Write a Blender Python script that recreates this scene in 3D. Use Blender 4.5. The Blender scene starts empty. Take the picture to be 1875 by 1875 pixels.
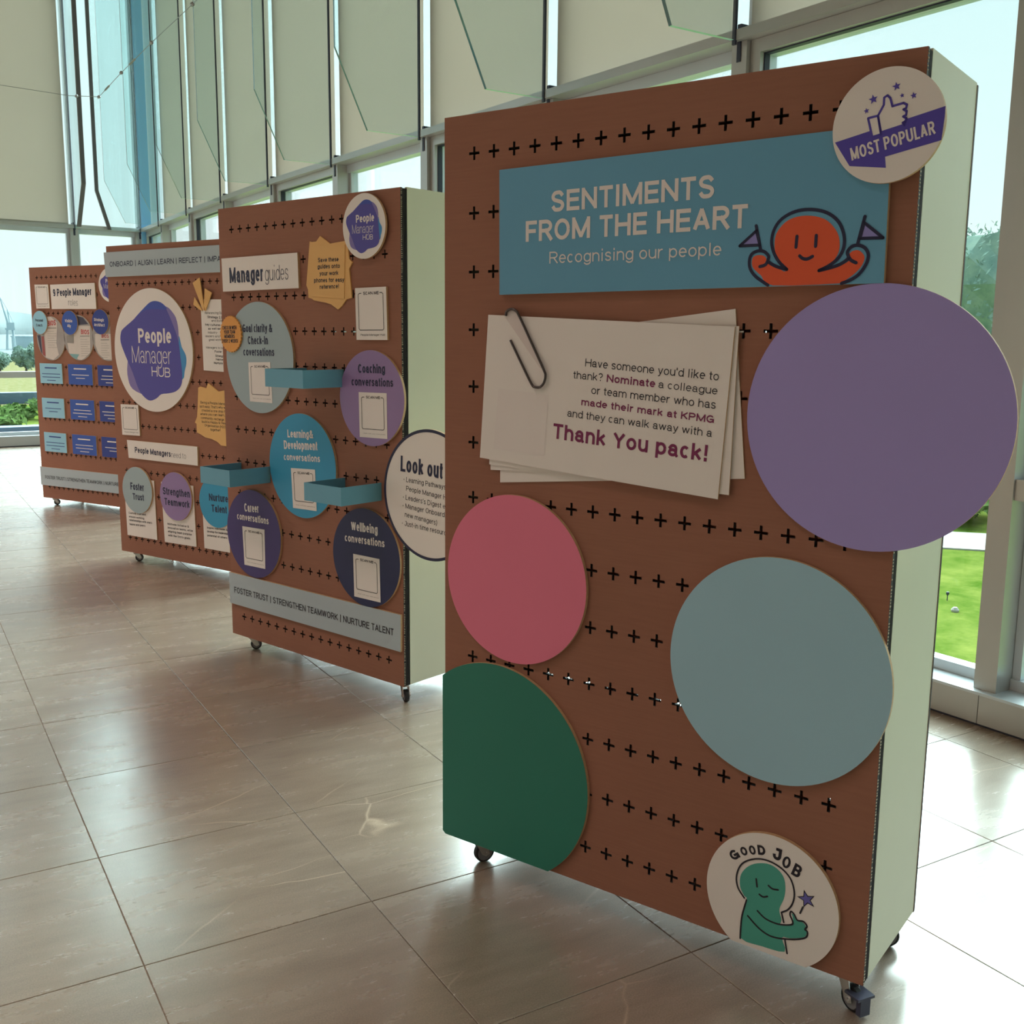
import bpy, bmesh, math, random
from mathutils import Vector, Matrix

C = bpy.context.scene.collection
R = random.Random(7)

# ------------------------------------------------------------------ camera
CAM_Z = 1.5
F_PX, PITCH, ROLL, YAW = 1930.74, math.radians(9.4388), math.radians(0.5365), math.radians(-34.3506)
def set_camera():
    cd = bpy.data.cameras.new('camera'); cam = bpy.data.objects.new('camera', cd); C.objects.link(cam)
    cd.sensor_fit = 'HORIZONTAL'; cd.sensor_width = 36.0; cd.lens = F_PX/1875*36.0
    cd.clip_start = 0.05; cd.clip_end = 6000
    cp, sp, cr, sr = math.cos(PITCH), math.sin(PITCH), math.cos(ROLL), math.sin(ROLL)
    X = Vector((1, 0, 0)); U = Vector((0, sp, cp)); F = Vector((0, cp, -sp))
    rz = Matrix.Rotation(YAW, 3, 'Z')
    r, u, f = rz@(cr*X + sr*U), rz@(-sr*X + cr*U), rz@F
    m = Matrix(((r.x, u.x, -f.x, 0), (r.y, u.y, -f.y, 0), (r.z, u.z, -f.z, CAM_Z), (0, 0, 0, 1)))
    cam.matrix_world = m
    bpy.context.scene.camera = cam
    return cam
set_camera()

# ------------------------------------------------------------------ light and exposure
def lin(c): return tuple(((v/255)/12.92 if v/255 <= .04045 else ((v/255+.055)/1.055)**2.4) for v in c)
def rgba(c): return (*c, 1.0)
SC = bpy.context.scene
SC.view_settings.view_transform = 'Standard'; SC.view_settings.look = 'None'
SC.view_settings.exposure = 0.0; SC.view_settings.gamma = 1.0; SC.view_settings.use_curve_mapping = False

def build_world():
    w = bpy.data.worlds.new('daylight'); SC.world = w; w.use_nodes = True
    nt = w.node_tree; nt.nodes.clear(); N = nt.nodes.new; K = nt.links.new
    out = N('ShaderNodeOutputWorld'); bg = N('ShaderNodeBackground'); bg.inputs['Strength'].default_value = 1.22
    tc = N('ShaderNodeTexCoord'); sep = N('ShaderNodeSeparateXYZ'); K(tc.outputs['Generated'], sep.inputs[0])
    ramp = N('ShaderNodeValToRGB'); e = ramp.color_ramp.elements
    e[0].position = 0.0; e[0].color = rgba((.80, .86, .84)); e[1].position = 1.0; e[1].color = rgba((.50, .78, .84))
    m = e.new(.12); m.color = rgba((.74, .88, .87)); m2 = e.new(.35); m2.color = rgba((.62, .86, .86))
    K(sep.outputs['Z'], ramp.inputs[0])
    no = N('ShaderNodeTexNoise'); no.inputs['Scale'].default_value = 3.2; no.inputs['Detail'].default_value = 6
    K(tc.outputs['Generated'], no.inputs['Vector'])
    cr = N('ShaderNodeValToRGB'); cr.color_ramp.elements[0].position = .5; cr.color_ramp.elements[1].position = .72
    K(no.outputs['Fac'], cr.inputs[0])
    mul = N('ShaderNodeMath'); mul.operation = 'MULTIPLY'; mul.inputs[1].default_value = .22; K(cr.outputs[0], mul.inputs[0])
    mix = N('ShaderNodeMixRGB'); mix.inputs[2].default_value = rgba((.86, .86, .87))
    K(mul.outputs[0], mix.inputs[0]); K(ramp.outputs[0], mix.inputs[1]); K(mix.outputs[0], bg.inputs['Color'])
    K(bg.outputs[0], out.inputs['Surface'])
build_world()

def add_sun():
    ld = bpy.data.lights.new('sun', 'SUN'); ld.energy = 20.5; ld.angle = math.radians(75); ld.color = (.84, 1.0, .98)
    o = bpy.data.objects.new('sun', ld); C.objects.link(o)
    d = Vector((-.63, -.55, -.53)).normalized()          # broad hazy sun low over the lawn side
    o.rotation_euler = d.to_track_quat('-Z', 'Y').to_euler(); o.location = (0, -20, 30)
add_sun()

ROOM_H = 6.9
FILL_LAMPS = [(-2.2, -1.5, 26), (-2.2, 3.0, 42), (-2.2, 7.5, 80), (-5.2, 1.0, 38), (-5.2, 6.0, 70), (-4.2, 11.0, 110), (-.8, 12.0, 90)]
def add_fill_lamps():  # unseen overhead fill, added to lift the dim interior
    for i, (x, y, power) in enumerate(FILL_LAMPS):
        ld = bpy.data.lights.new('fill_lamp', 'AREA'); ld.shape = 'DISK'; ld.size = 1.4
        ld.energy = power*1.1; ld.spread = math.radians(95); ld.color = (1.0, .73, .67)
        o = bpy.data.objects.new('fill_lamp', ld); C.objects.link(o); o.location = (x, y, ROOM_H-.09)
add_fill_lamps()
# ---- measured outlines and lettering, in metres on each board's own face
ART = {
 'm_body': [(0.8696, 1.5646), (0.8698, 1.5769), (0.8756, 1.583), (0.8877, 1.5842), (0.8992, 1.58), (0.9055, 1.568), (0.9266, 1.557), (0.9456, 1.5485), (0.9257, 1.5749), (0.9188, 1.5993), (0.9211, 1.6266), (0.9401, 1.6495), (0.965, 1.6589), (0.9937, 1.6592), (1.0224, 1.6516), (1.0425, 1.6356), (1.0552, 1.6152), (1.0581, 1.5902), (1.0499, 1.5706), (1.0316, 1.5545), (1.018, 1.5455), (1.0458, 1.5514), (1.0696, 1.56), (1.082, 1.5695), (1.0788, 1.5778), (1.0852, 1.5849), (1.097, 1.586), (1.1065, 1.5791), (1.1105, 1.5701), (1.1057, 1.5555), (1.0914, 1.5394), (1.0683, 1.5241), (1.0581, 1.5213), (0.9192, 1.5204), (0.8917, 1.5413), (0.8746, 1.5557)],
 'm_head': [(0.9483, 1.5525), (0.9296, 1.5696), (0.9166, 1.5908), (0.9117, 1.6133), (0.9168, 1.6371), (0.9324, 1.6567), (0.9608, 1.6696), (0.9948, 1.6715), (1.0287, 1.6628), (1.0535, 1.6433), (1.0661, 1.6163), (1.0666, 1.5915), (1.0568, 1.572), (1.0385, 1.5576), (1.0179, 1.5482)],
 'm_armL': [(0.9483, 1.5525), (0.9246, 1.5595), (0.9061, 1.5704), (0.9067, 1.5808), (0.8968, 1.5905), (0.8834, 1.5931), (0.8685, 1.5874), (0.8634, 1.5736), (0.8662, 1.556), (0.8792, 1.5399), (0.8981, 1.5272), (0.9079, 1.521)],
 'm_thL': [(0.9052, 1.5722), (0.9, 1.5637), (0.8877, 1.5602)],
 'm_armR': [(1.0179, 1.5482), (1.0422, 1.5535), (1.0627, 1.5602), (1.0775, 1.5713), (1.075, 1.5829), (1.0829, 1.5932), (1.0964, 1.5959), (1.1102, 1.5898), (1.1178, 1.5764), (1.1146, 1.5585), (1.1016, 1.5392), (1.0853, 1.528), (1.0668, 1.5214)],
 'm_thR': [(1.0772, 1.5753), (1.0836, 1.5668), (1.0941, 1.5615)],
 'm_eyeL': [(0.9669, 1.6193), (0.9659, 1.5973)],
 'm_eyeR': [(1.0081, 1.6191), (1.0079, 1.5973)],
 'm_mouth': [(0.9749, 1.5793), (0.9825, 1.5736), (0.9922, 1.5726), (1.0027, 1.5773)],
 'm_poleL': [(0.8751, 1.6454), (0.8883, 1.5936)],
 'm_poleR': [(1.1063, 1.6511), (1.0946, 1.597)],
 'm_flL': [(0.8764, 1.635), (0.8395, 1.605), (0.8855, 1.6051)],
 'm_flR': [(1.1053, 1.6398), (1.1449, 1.608), (1.0989, 1.6089)],
 'ribbon': [(1.0401, 1.7975), (1.2491, 1.8434), (1.2485, 1.8232), (1.2457, 1.7821), (1.1419, 1.7613), (1.1447, 1.7403), (1.0725, 1.7494)],
 'sleeve': [(1.1041, 1.8369), (1.1232, 1.8396), (1.1312, 1.8041), (1.1144, 1.8007)],
 'hand': [(1.1232, 1.8396), (1.1332, 1.8587), (1.1331, 1.8721), (1.139, 1.8754), (1.1449, 1.8699), (1.1499, 1.8541), (1.1705, 1.8578), (1.1774, 1.8539), (1.1762, 1.8476), (1.1713, 1.846), (1.1776, 1.8421), (1.177, 1.835), (1.1717, 1.8329), (1.178, 1.8288), (1.1762, 1.8231), (1.1717, 1.8215), (1.175, 1.8174), (1.1309, 1.8077)],
 'stars': [(1.1552, 1.8902), (1.1629, 1.8893), (1.1118, 1.8715), (1.1203, 1.8704), (1.1888, 1.8694), (1.1948, 1.8687), (1.1668, 1.8721), (1.171, 1.8716), (1.0998, 1.8512), (1.105, 1.8506)],
 'sheetA': [(0.1579, 1.4626), (0.8378, 1.434), (0.8143, 1.0511), (0.1325, 1.0945)],
 'sheetB': [(0.1647, 1.4503), (0.8451, 1.4351), (0.8385, 1.0625), (0.1599, 1.0783)],
 'sheetC': [(0.1904, 1.3978), (0.8319, 1.4725), (0.8714, 1.1016), (0.1907, 1.0327)],
 'sheetD': [(0.1611, 1.3222), (0.7825, 1.3652), (0.7944, 1.0929), (0.1617, 1.0637)],
 'clip': [(0.2169, 1.4595), (0.2195, 1.4681), (0.2271, 1.4741), (0.238, 1.4762), (0.25, 1.4714), (0.2599, 1.4593), (0.2971, 1.3967), (0.3352, 1.3312), (0.3423, 1.3143), (0.3379, 1.2962), (0.3264, 1.2855), (0.3105, 1.2845), (0.2987, 1.2923), (0.2656, 1.3446), (0.2323, 1.3991)],
 'codesq': [(0.192, 1.2775), (0.3486, 1.2664), (0.3385, 1.1147), (0.1774, 1.1209)],
 'gj_fill': [(0.9283, 0.117), (0.9219, 0.1237), (0.911, 0.1421), (0.9098, 0.1678), (0.9188, 0.1888), (0.9358, 0.2063), (0.9569, 0.2171), (0.982, 0.2213), (1.0036, 0.2127), (1.0158, 0.1972), (1.0198, 0.1731), (1.0173, 0.1487), (1.0093, 0.1262), (1.0088, 0.1141), (1.0147, 0.0964), (1.0124, 0.0829), (1.0311, 0.0905), (1.0413, 0.1001), (1.0405, 0.1136), (1.0372, 0.1195), (1.044, 0.1188), (1.0499, 0.1083), (1.0623, 0.1089), (1.0729, 0.0998), (1.074, 0.0806), (1.0644, 0.0704), (1.0367, 0.0585), (1.0178, 0.0531), (1.0261, 0.0211), (0.9711, 0.0142), (0.9191, 0.015), (0.9195, 0.0661)],
 'g1': [(0.9222, 0.1189), (0.9051, 0.1401), (0.9009, 0.1689), (0.9122, 0.2007), (0.939, 0.2213), (0.9699, 0.2292), (1.003, 0.2231), (1.0287, 0.2054), (1.0408, 0.1764), (1.0394, 0.1485), (1.0291, 0.1273), (1.0138, 0.1147)],
 'g2': [(0.9283, 0.1158), (0.9191, 0.0741), (0.9171, 0.0408), (0.9171, 0.0143)],
 'g3': [(1.0138, 0.1147), (1.0203, 0.0925)],
 'g4': [(0.9562, 0.0982), (0.9773, 0.0857), (1.0085, 0.0835), (1.0379, 0.0929), (1.0412, 0.102), (1.0344, 0.1153), (1.0361, 0.125), (1.0439, 0.1207), (1.0521, 0.1091), (1.0659, 0.111), (1.075, 0.1025), (1.0706, 0.0931), (1.0765, 0.0894), (1.0753, 0.0772), (1.0646, 0.0681), (1.0368, 0.0562), (0.9949, 0.0473), (0.9631, 0.0557), (0.933, 0.0775)],
 'g5': [(1.0256, 0.0508), (1.0323, 0.0195)],
 'g6': [(0.9492, 0.1757), (0.9521, 0.1572)],
 'g7': [(0.9796, 0.1693), (0.9896, 0.1644), (1.0029, 0.1666)],
 'g8': [(0.9588, 0.1404), (0.968, 0.1372), (0.9783, 0.1419)],
 'g9': [(1.0629, 0.145), (1.0574, 0.1283)],
 'gstar': [(1.0702, 0.1663), (1.0915, 0.1686)],
 'qr_goal': [(0.2115, 1.2969), (0.3719, 1.3017), (0.3793, 1.1218), (0.2146, 1.1226)],
 'qr_coach': [(0.9528, 1.1942), (1.1182, 1.1966), (1.1202, 1.0152), (0.9555, 1.0127)],
 'qr_learn': [(0.4993, 0.845), (0.6644, 0.8524), (0.6694, 0.673), (0.5076, 0.6691)],
 'qr_career': [(0.1244, 0.5396), (0.294, 0.5443), (0.2913, 0.3608), (0.1316, 0.3574)],
 'qr_well': [(0.9036, 0.5192), (1.0654, 0.5194), (1.069, 0.3376), (0.9063, 0.3365)],
 'blob_a': [(0.155, 1.4557), (0.2657, 1.5137), (0.3751, 1.5846), (0.4342, 1.6159), (0.491, 1.6223), (0.5565, 1.6042), (0.5973, 1.555), (0.6464, 1.4713), (0.6845, 1.3878), (0.6995, 1.2831), (0.709, 1.178), (0.6939, 1.114), (0.6421, 1.0767), (0.5746, 1.0621), (0.501, 1.0536), (0.4536, 1.0264), (0.3894, 1.0093), (0.3329, 1.0289), (0.2783, 1.0782), (0.2274, 1.1793), (0.1645, 1.2805), (0.1203, 1.3679), (0.1264, 1.4264)],
 'blob_b': [(0.4652, 1.5769), (0.5776, 1.59), (0.6411, 1.5548), (0.681, 1.4992), (0.69, 1.3879), (0.662, 1.212), (0.5647, 1.0811), (0.3573, 1.0445), (0.2193, 1.0761), (0.177, 1.1411), (0.1788, 1.2368), (0.2466, 1.4199)],
 'blob_c': [(0.6759, 1.4226), (0.7144, 1.3463), (0.7491, 1.298), (0.7514, 1.2492), (0.7321, 1.1997), (0.7071, 1.1497), (0.5686, 1.1384), (0.5276, 1.3509)],
 'blob_d': [(0.2657, 1.5137), (0.3751, 1.5846), (0.4342, 1.6159), (0.491, 1.6223), (0.5565, 1.6042), (0.5873, 1.5704), (0.465, 1.5741), (0.362, 1.5634)],
 'mag1_page': [(0.2099, 1.5597), (0.2647, 1.5632), (0.3396, 1.5126), (0.3361, 1.4765), (0.317, 1.335), (0.3397, 1.2443), (0.2639, 1.1991), (0.1612, 1.2119), (0.1685, 1.2856), (0.1649, 1.4248), (0.1981, 1.4688)],
 'mag1_dark': [(0.0698, 1.4058), (0.1137, 1.4061), (0.1142, 1.2369), (0.0864, 1.2512)],
 'mag1_red': [(0.1242, 1.3952), (0.1562, 1.3955), (0.1656, 1.2267), (0.1193, 1.2296)],
 'mag2_page': [(0.5969, 1.4845), (0.758, 1.485), (0.7474, 1.2652), (0.6644, 1.221), (0.6301, 1.206), (0.5917, 1.2088), (0.4739, 1.2609), (0.4591, 1.3438), (0.5426, 1.3411), (0.5509, 1.4343)],
 'mag2_dark': [(0.5914, 1.5769), (0.6768, 1.552), (0.7375, 1.499), (0.5948, 1.4916)],
 'mag2_teal': [(0.479, 1.2556), (0.6039, 1.2522), (0.564, 1.2083), (0.5042, 1.2253)],
 'mag2_b': [(0.4532, 1.4014), (0.5441, 1.42), (0.5432, 1.3483), (0.4591, 1.3438)],
 'mag3_page': [(0.8119, 1.4218), (1.0351, 1.4232), (1.0183, 1.2098), (0.9127, 1.2149), (0.8417, 1.2631), (0.8096, 1.3299)],
}
TXT = {
 'sent': [
  ('SENTIMENTS', 0.345, 1.705, 0.011, 0.43, 0.049, 'b', 'white', None),
  ('FROM THE HEART', 0.2707, 1.6385, 0.0066, 0.5844, 0.0496, 'b', 'white', None),
  ('Recognising our people', 0.3424, 1.584, 0.0065, 0.4544, 0.028, 'r', 'white', None),
 ],
 'popular': [
  ('MOST POPULAR', 1.0765, 1.7594, 0.2233, 0.1622, 0.0246, 'c', 'white', None),
 ],
 'thank': [
  ("Have someone you'd like to", 0.4537, 1.339, -0.0655, 0.3517, 0.0192, 'r', 'ink', None),
  ('thank?', 0.4203, 1.3092, -0.0484, 0.0837, 0.0186, 'r', 'ink', None),
  ('Nominate', 0.5151, 1.3039, -0.0653, 0.1308, 0.0182, 'b', 'wine', None),
  ('a colleague', 0.6547, 1.2949, -0.0656, 0.1483, 0.0175, 'r', 'ink', None),
  ('or team member who has', 0.4727, 1.2742, -0.0635, 0.3278, 0.0188, 'r', 'ink', None),
  ('made their mark at KPMG', 0.4449, 1.2457, -0.0691, 0.353, 0.017, 'b', 'wine', None),
  ('and they can walk away with a', 0.4049, 1.2162, -0.0676, 0.3893, 0.0184, 'r', 'ink', None),
  ('Thank You pack!', 0.363, 1.1599, -0.0616, 0.4229, 0.0377, 'b', 'wine', None),
 ],
 'good': [
  ('G', 0.8905, 0.2009, 0.6974, 0.0242, 0.023, 'h', 'ink', None),
  ('O', 0.912, 0.2206, 0.4407, 0.0172, 0.0207, 'h', 'ink', None),
  ('O', 0.9315, 0.2299, 0.3077, 0.0163, 0.0219, 'h', 'ink', None),
  ('D', 0.9508, 0.2365, 0.168, 0.0188, 0.0232, 'h', 'ink', None),
  ('J', 0.985, 0.2379, -0.0879, 0.0201, 0.0297, 'h', 'ink', None),
  ('O', 1.0066, 0.2266, -0.2186, 0.0189, 0.0296, 'h', 'ink', None),
  ('B', 1.0304, 0.2149, -0.3123, 0.0193, 0.0314, 'h', 'ink', None),
 ],
 'guides': [
  ('Manager', 0.0894, 1.6478, 0.0088, 0.248, 0.0674, 'x', 'navy', None),
  ('guides', 0.3515, 1.6507, 0.0141, 0.162, 0.0628, 't', 'navy', None),
 ],
 'save': [
  ('Save these', 0.7091, 1.7164, -0.0055, 0.1298, 0.0173, 'b', 'ink', None),
  ('guides onto', 0.7057, 1.6902, -0.0077, 0.1405, 0.0174, 'b', 'ink', None),
  ('your work', 0.7175, 1.6624, -0.0075, 0.1183, 0.0174, 'b', 'ink', None),
  ('phones for easy', 0.681, 1.6353, -0.0091, 0.1905, 0.0175, 'b', 'ink', None),
  ('reference!', 0.7174, 1.608, 0.0086, 0.121, 0.0174, 'b', 'ink', None),
 ],
 'qr1': [
  ('SCAN ME', 0.9862, 1.5794, 0.0137, 0.091, 0.0122, 'b', 'ink', None),
  ('People Manager Hub', 0.9678, 1.4188, 0.0148, 0.1433, 0.0082, 'r', 'ink', None),
 ],
 'qr_goal': [
  ('SCAN ME', 0.2558, 1.2746, 0.0251, 0.0805, 0.0105, 'b', 'ink', None),
  ('Scan with your work phone', 0.2392, 1.1367, -0.002, 0.1296, 0.0039, 'r', 'ink', None),
 ],
 'qr_coach': [
  ('SCAN ME', 0.9981, 1.1706, 0.0148, 0.0826, 0.0108, 'b', 'ink', None),
  ('Scan with your work phone', 0.98, 1.0278, 0.0153, 0.1299, 0.004, 'r', 'ink', None),
 ],
 'qr_learn': [
  ('SCAN ME', 0.5453, 0.8234, 0.0422, 0.0823, 0.0106, 'b', 'ink', None),
  ('Scan with your work phone', 0.5314, 0.6841, 0.0261, 0.1278, 0.0039, 'r', 'ink', None),
 ],
 'qr_career': [
  ('SCAN ME', 0.1713, 0.5166, 0.0269, 0.0841, 0.0109, 'b', 'ink', None),
  ('Scan with your work phone', 0.1553, 0.3729, 0.0216, 0.1266, 0.004, 'r', 'ink', None),
 ],
 'qr_well': [
  ('SCAN ME', 0.948, 0.4951, 0.002, 0.0809, 0.0109, 'b', 'ink', None),
  ('Scan with your work phone', 0.9304, 0.3518, 0.0061, 0.1282, 0.004, 'r', 'ink', None),
 ],
 'goal': [
  ('Goal clarity &', 0.1751, 1.4298, 0.0043, 0.216, 0.0359, 'x', 'navy', None),
  ('Check-In', 0.2116, 1.3768, 0.0116, 0.1471, 0.0358, 'x', 'navy', None),
  ('coversations', 0.1754, 1.3262, 0.0084, 0.226, 0.035, 'x', 'navy', None),
 ],
 'coach': [
  ('Coaching', 0.9507, 1.2713, 0.016, 0.1594, 0.0357, 'x', 'navy', None),
  ('conversations', 0.9094, 1.2193, 0.0138, 0.2466, 0.0329, 'x', 'navy', None),
 ],
 'learn': [
  ('Learning&', 0.4807, 0.9781, 0.0429, 0.1756, 0.0344, 'x', 'white', None),
  ('Development', 0.4535, 0.9254, 0.0464, 0.23, 0.0381, 'x', 'white', None),
  ('conversations', 0.4505, 0.8759, 0.0442, 0.2489, 0.0302, 'x', 'white', None),
 ],
 'career': [
  ('Career', 0.1454, 0.6108, 0.0592, 0.109, 0.0394, 'x', 'white', None),
  ('conversations', 0.0845, 0.5677, 0.0178, 0.2421, 0.0325, 'x', 'white', None),
 ],
 'well': [
  ('Wellbeing', 0.8926, 0.6179, 0.0238, 0.1635, 0.0379, 'x', 'white', None),
  ('conversations', 0.8513, 0.5661, 0.0257, 0.2456, 0.0326, 'x', 'white', None),
 ],
 'scallop': [
  ('CHECK IN WITH', 0.0334, 1.4409, 0.0135, 0.1084, 0.0165, 'x', 'ink', None),
  ('YOUR TEAM', 0.0446, 1.4221, 0.019, 0.0852, 0.0165, 'x', 'ink', None),
  ('MEMBERS', 0.0465, 1.4032, 0.0078, 0.0791, 0.0165, 'x', 'ink', None),
  ('EVERY 2 WEEKS!', 0.0277, 1.3818, 0.0107, 0.1217, 0.0166, 'x', 'ink', None),
 ],
 'look': [
  ('Look out for', 1.2073, 0.8958, -0.043, 0.2305, 0.0621, 'x', 'navy', 'Look out'),
  ('• Learning Pathways on', 1.2233, 0.8568, -0.0424, 0.2318, 0.0197, 'r', 'ink', '• Learning Pathways'),
  ('People Manager Hub', 1.2385, 0.8209, -0.0591, 0.1944, 0.0197, 'r', 'ink', 'People Manager'),
  ("• Leaders's Digest emails", 1.2187, 0.786, -0.0577, 0.2119, 0.0198, 'r', 'ink', "• Leaders's Digest"),
  ('• Manager Onboarding (for', 1.2168, 0.7518, -0.051, 0.2381, 0.0199, 'r', 'ink', '• Manager Onboardi'),
  ('new managers)', 1.2299, 0.7166, -0.0724, 0.1796, 0.0199, 'r', 'ink', None),
  ('• Just-in time resources', 1.2123, 0.6808, -0.043, 0.2439, 0.02, 'r', 'ink', '• Just-in time resourc'),
 ],
 'foster1': [
  ('FOSTER TRUST | STRENGTHEN TEAMWORK | NURTURE TALENT', 0.0416, 0.2086, 0.0025, 1.1035, 0.0291, 's', 'ink', None),
 ],
 'onboard': [
  ('ONBOARD | ALIGN | LEARN | REFLECT | IMPACT', 0.0476, 1.8393, 0.0023, 1.012, 0.0316, 's', 'navy', 'ONBOARD | ALIGN | LEARN | REFLECT | IMP'),
 ],
 'logo': [
  ('People', 0.3007, 1.3662, 0.0043, 0.3201, 0.09, 'x', 'white', None),
  ('Manager', 0.23, 1.2416, -0.0027, 0.3844, 0.1058, 't', 'white', None),
  ('HUB', 0.4179, 1.1627, -0.0194, 0.1789, 0.0593, 'r', 'white', None),
 ],
 'qr2': [
  ('SCAN ME', 0.1294, 0.9481, 0.0119, 0.0903, 0.0118, 'b', 'ink', None),
  ('People Manager Hub', 0.1098, 0.7931, 0.0199, 0.1422, 0.0079, 'r', 'ink', None),
 ],
 'ref': [
  ('Referencing Our', 0.9322, 1.5419, -0.0041, 0.141, 0.014, 'r', 'ink', 'Referencing O'),
  ('Strategy 2.0,', 0.9537, 1.5185, -0.0252, 0.1195, 0.014, 'b', 'ink', 'Strategy 2.'),
  ('and build', 0.9894, 1.4971, -0.0121, 0.0772, 0.0139, 'r', 'ink', 'and bui'),
  ('key cultures', 0.9326, 1.4747, -0.029, 0.1201, 0.014, 'b', 'ink', 'key culture'),
  ('as well as', 0.9578, 1.4507, 0.004, 0.0733, 0.0132, 'b', 'ink', 'as well'),
  ('industry-', 0.9526, 1.4286, -0.0035, 0.0887, 0.0133, 'r', 'ink', 'industry-'),
  ('leaders and', 0.928, 1.4072, -0.007, 0.1134, 0.0133, 'r', 'ink', 'leaders an'),
  ('great work', 0.9592, 1.3861, -0.0001, 0.0862, 0.0133, 'r', 'ink', 'great wo'),
  ('Managers to be:', 0.9332, 1.3406, -0.0103, 0.1402, 0.0134, 'r', 'ink', 'Managers to b'),
  ('Foster', 1.0071, 1.3178, -0.0106, 0.0639, 0.0133, 'b', 'ink', 'Foster'),
  ('Strengthen', 1.0121, 1.2932, -0.0349, 0.0639, 0.0133, 'b', 'ink', 'Streng'),
  ('Name', 1.0161, 1.2719, -0.007, 0.0626, 0.0133, 'b', 'ink', 'Name'),
  ('Nurture', 0.9969, 1.251, -0.0223, 0.0769, 0.0134, 'b', 'ink', 'Nurture'),
 ],
 'being': [
  ('Being a People Manager', 0.8625, 1.0114, -0.0015, 0.2172, 0.0152, 'r', 'ink', 'Being a People Mana'),
  ("isn't easy. That's why we", 0.8536, 0.9864, 0.0134, 0.2293, 0.0153, 'r', 'ink', "isn't easy. That's why w"),
  ('created a one stop hub', 0.8709, 0.9639, 0.0072, 0.2118, 0.0153, 'r', 'ink', 'created a one stop h'),
  ('where you can learn, a', 0.8565, 0.9415, 0.0096, 0.2268, 0.0153, 'r', 'ink', 'where you can learn, '),
  ('community, recharge,', 0.8608, 0.9191, -0.0118, 0.2122, 0.0153, 'r', 'ink', 'community, recharge,'),
  ('build a Happy & Healthy', 0.8687, 0.896, 0.0017, 0.2121, 0.0153, 'r', 'ink', 'build a Happy & Hea'),
  ('Organisation (H2O)', 0.8917, 0.8751, -0.0095, 0.188, 0.0153, 'r', 'ink', 'Organisation (H2O'),
  ('together!', 0.9439, 0.851, 0.0029, 0.0895, 0.0153, 'r', 'ink', 'together!'),
 ],
 'need': [
  ('People Managers', 0.2085, 0.669, -0.009, 0.3559, 0.0371, 'x', 'navy', None),
  ('need to', 0.5699, 0.6641, 0.0, 0.1412, 0.0352, 't', 'navy', None),
 ],
 'ft': [
  ('Foster', 0.1538, 0.4248, 0.0069, 0.1377, 0.0476, 'x', 'navy', None),
  ('Trust', 0.1729, 0.3616, 0.008, 0.1138, 0.0423, 'x', 'navy', None),
 ],
 'st': [
  ('Strengthen', 0.4813, 0.4243, 0.0079, 0.2605, 0.0463, 'x', 'navy', None),
  ('Teamwork', 0.4939, 0.3584, 0.0067, 0.2416, 0.045, 'x', 'navy', None),
 ],
 'nt': [
  ('Nurture', 0.9202, 0.4251, 0.0246, 0.1702, 0.0446, 'x', 'navy', None),
  ('Talent', 0.9398, 0.3588, 0.0129, 0.1366, 0.0447, 'x', 'navy', None),
 ],
 'c1': [
  ('Custody trust and', 0.1044, 0.2591, 0.0311, 0.1767, 0.014, 'b', 'ink', None),
  ('ensure working', 0.1055, 0.2348, 0.0145, 0.1573, 0.014, 'b', 'ink', None),
  ("relationships with one's", 0.1067, 0.2117, 0.0188, 0.2347, 0.0141, 'b', 'ink', None),
  ('teams and peers', 0.1076, 0.1846, 0.0337, 0.1637, 0.014, 'b', 'ink', None),
 ],
 'c2': [
  ('Motivate inclusive &', 0.4975, 0.2281, 0.0193, 0.2069, 0.0136, 'b', 'ink', None),
  ('innovative teams, while', 0.4976, 0.2036, 0.0224, 0.2425, 0.0136, 'b', 'ink', None),
  ('aligning team purpose', 0.4989, 0.1805, 0.0161, 0.2297, 0.0136, 'b', 'ink', None),
  ("with the firm's goals.", 0.4988, 0.1548, 0.0132, 0.2187, 0.0137, 'b', 'ink', None),
 ],
 'c3': [
  ('Inspire, role-model &', 0.8757, 0.2455, 0.0335, 0.1859, 0.0131, 'b', 'ink', None),
  ('develop the leadership', 0.8754, 0.2218, 0.0305, 0.1876, 0.0132, 'b', 'ink', None),
  ('potential of others', 0.8756, 0.1974, 0.02, 0.1817, 0.0132, 'b', 'ink', None),
 ],
 'qr3': [
  ('SCAN ME', 0.1228, 1.8006, -0.0134, 0.0896, 0.0119, 'b', 'ink', None),
  ('People Manager Hub', 0.106, 1.6444, 0.0033, 0.1398, 0.008, 'r', 'ink', None),
 ],
 'nine': [
  ('9 People Manager', 0.3164, 1.7273, 0.0123, 0.4829, 0.06, 'x', 'navy', None),
  ('roles', 0.5039, 1.6524, -0.0307, 0.1175, 0.0512, 't', 'navy', None),
 ],
 'lb': [
  ('Personal', 0.0744, 1.5193, -0.0063, 0.1004, 0.0227, 'x', 'navy', None),
  ('Coach', 0.082, 1.4791, -0.0193, 0.0812, 0.0227, 'x', 'navy', None),
 ],
 'va': [
  ('Visible', 0.4597, 1.5143, -0.0252, 0.0944, 0.0251, 'x', 'white', None),
  ('Ally', 0.4867, 1.475, -0.0933, 0.0443, 0.0251, 'x', 'white', None),
 ],
 'sa': [
  ('Strategic', 0.8247, 1.5252, -0.0412, 0.1248, 0.0239, 'x', 'white', None),
  ('Architect', 0.8239, 1.4832, -0.0325, 0.1275, 0.0246, 'x', 'white', None),
 ],
 'mag1': [
  ('BIOS', 0.2196, 1.4827, 0.0775, 0.1069, 0.0419, 'x', 'red', None),
 ],
 'mag2': [
  ('BIOS', 0.6406, 1.4188, -0.0281, 0.1018, 0.0374, 'x', 'red', None),
 ],
 'mag3': [
  ('BIOS', 0.8924, 1.3907, -0.0115, 0.0875, 0.0281, 'x', 'red', None),
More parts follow.
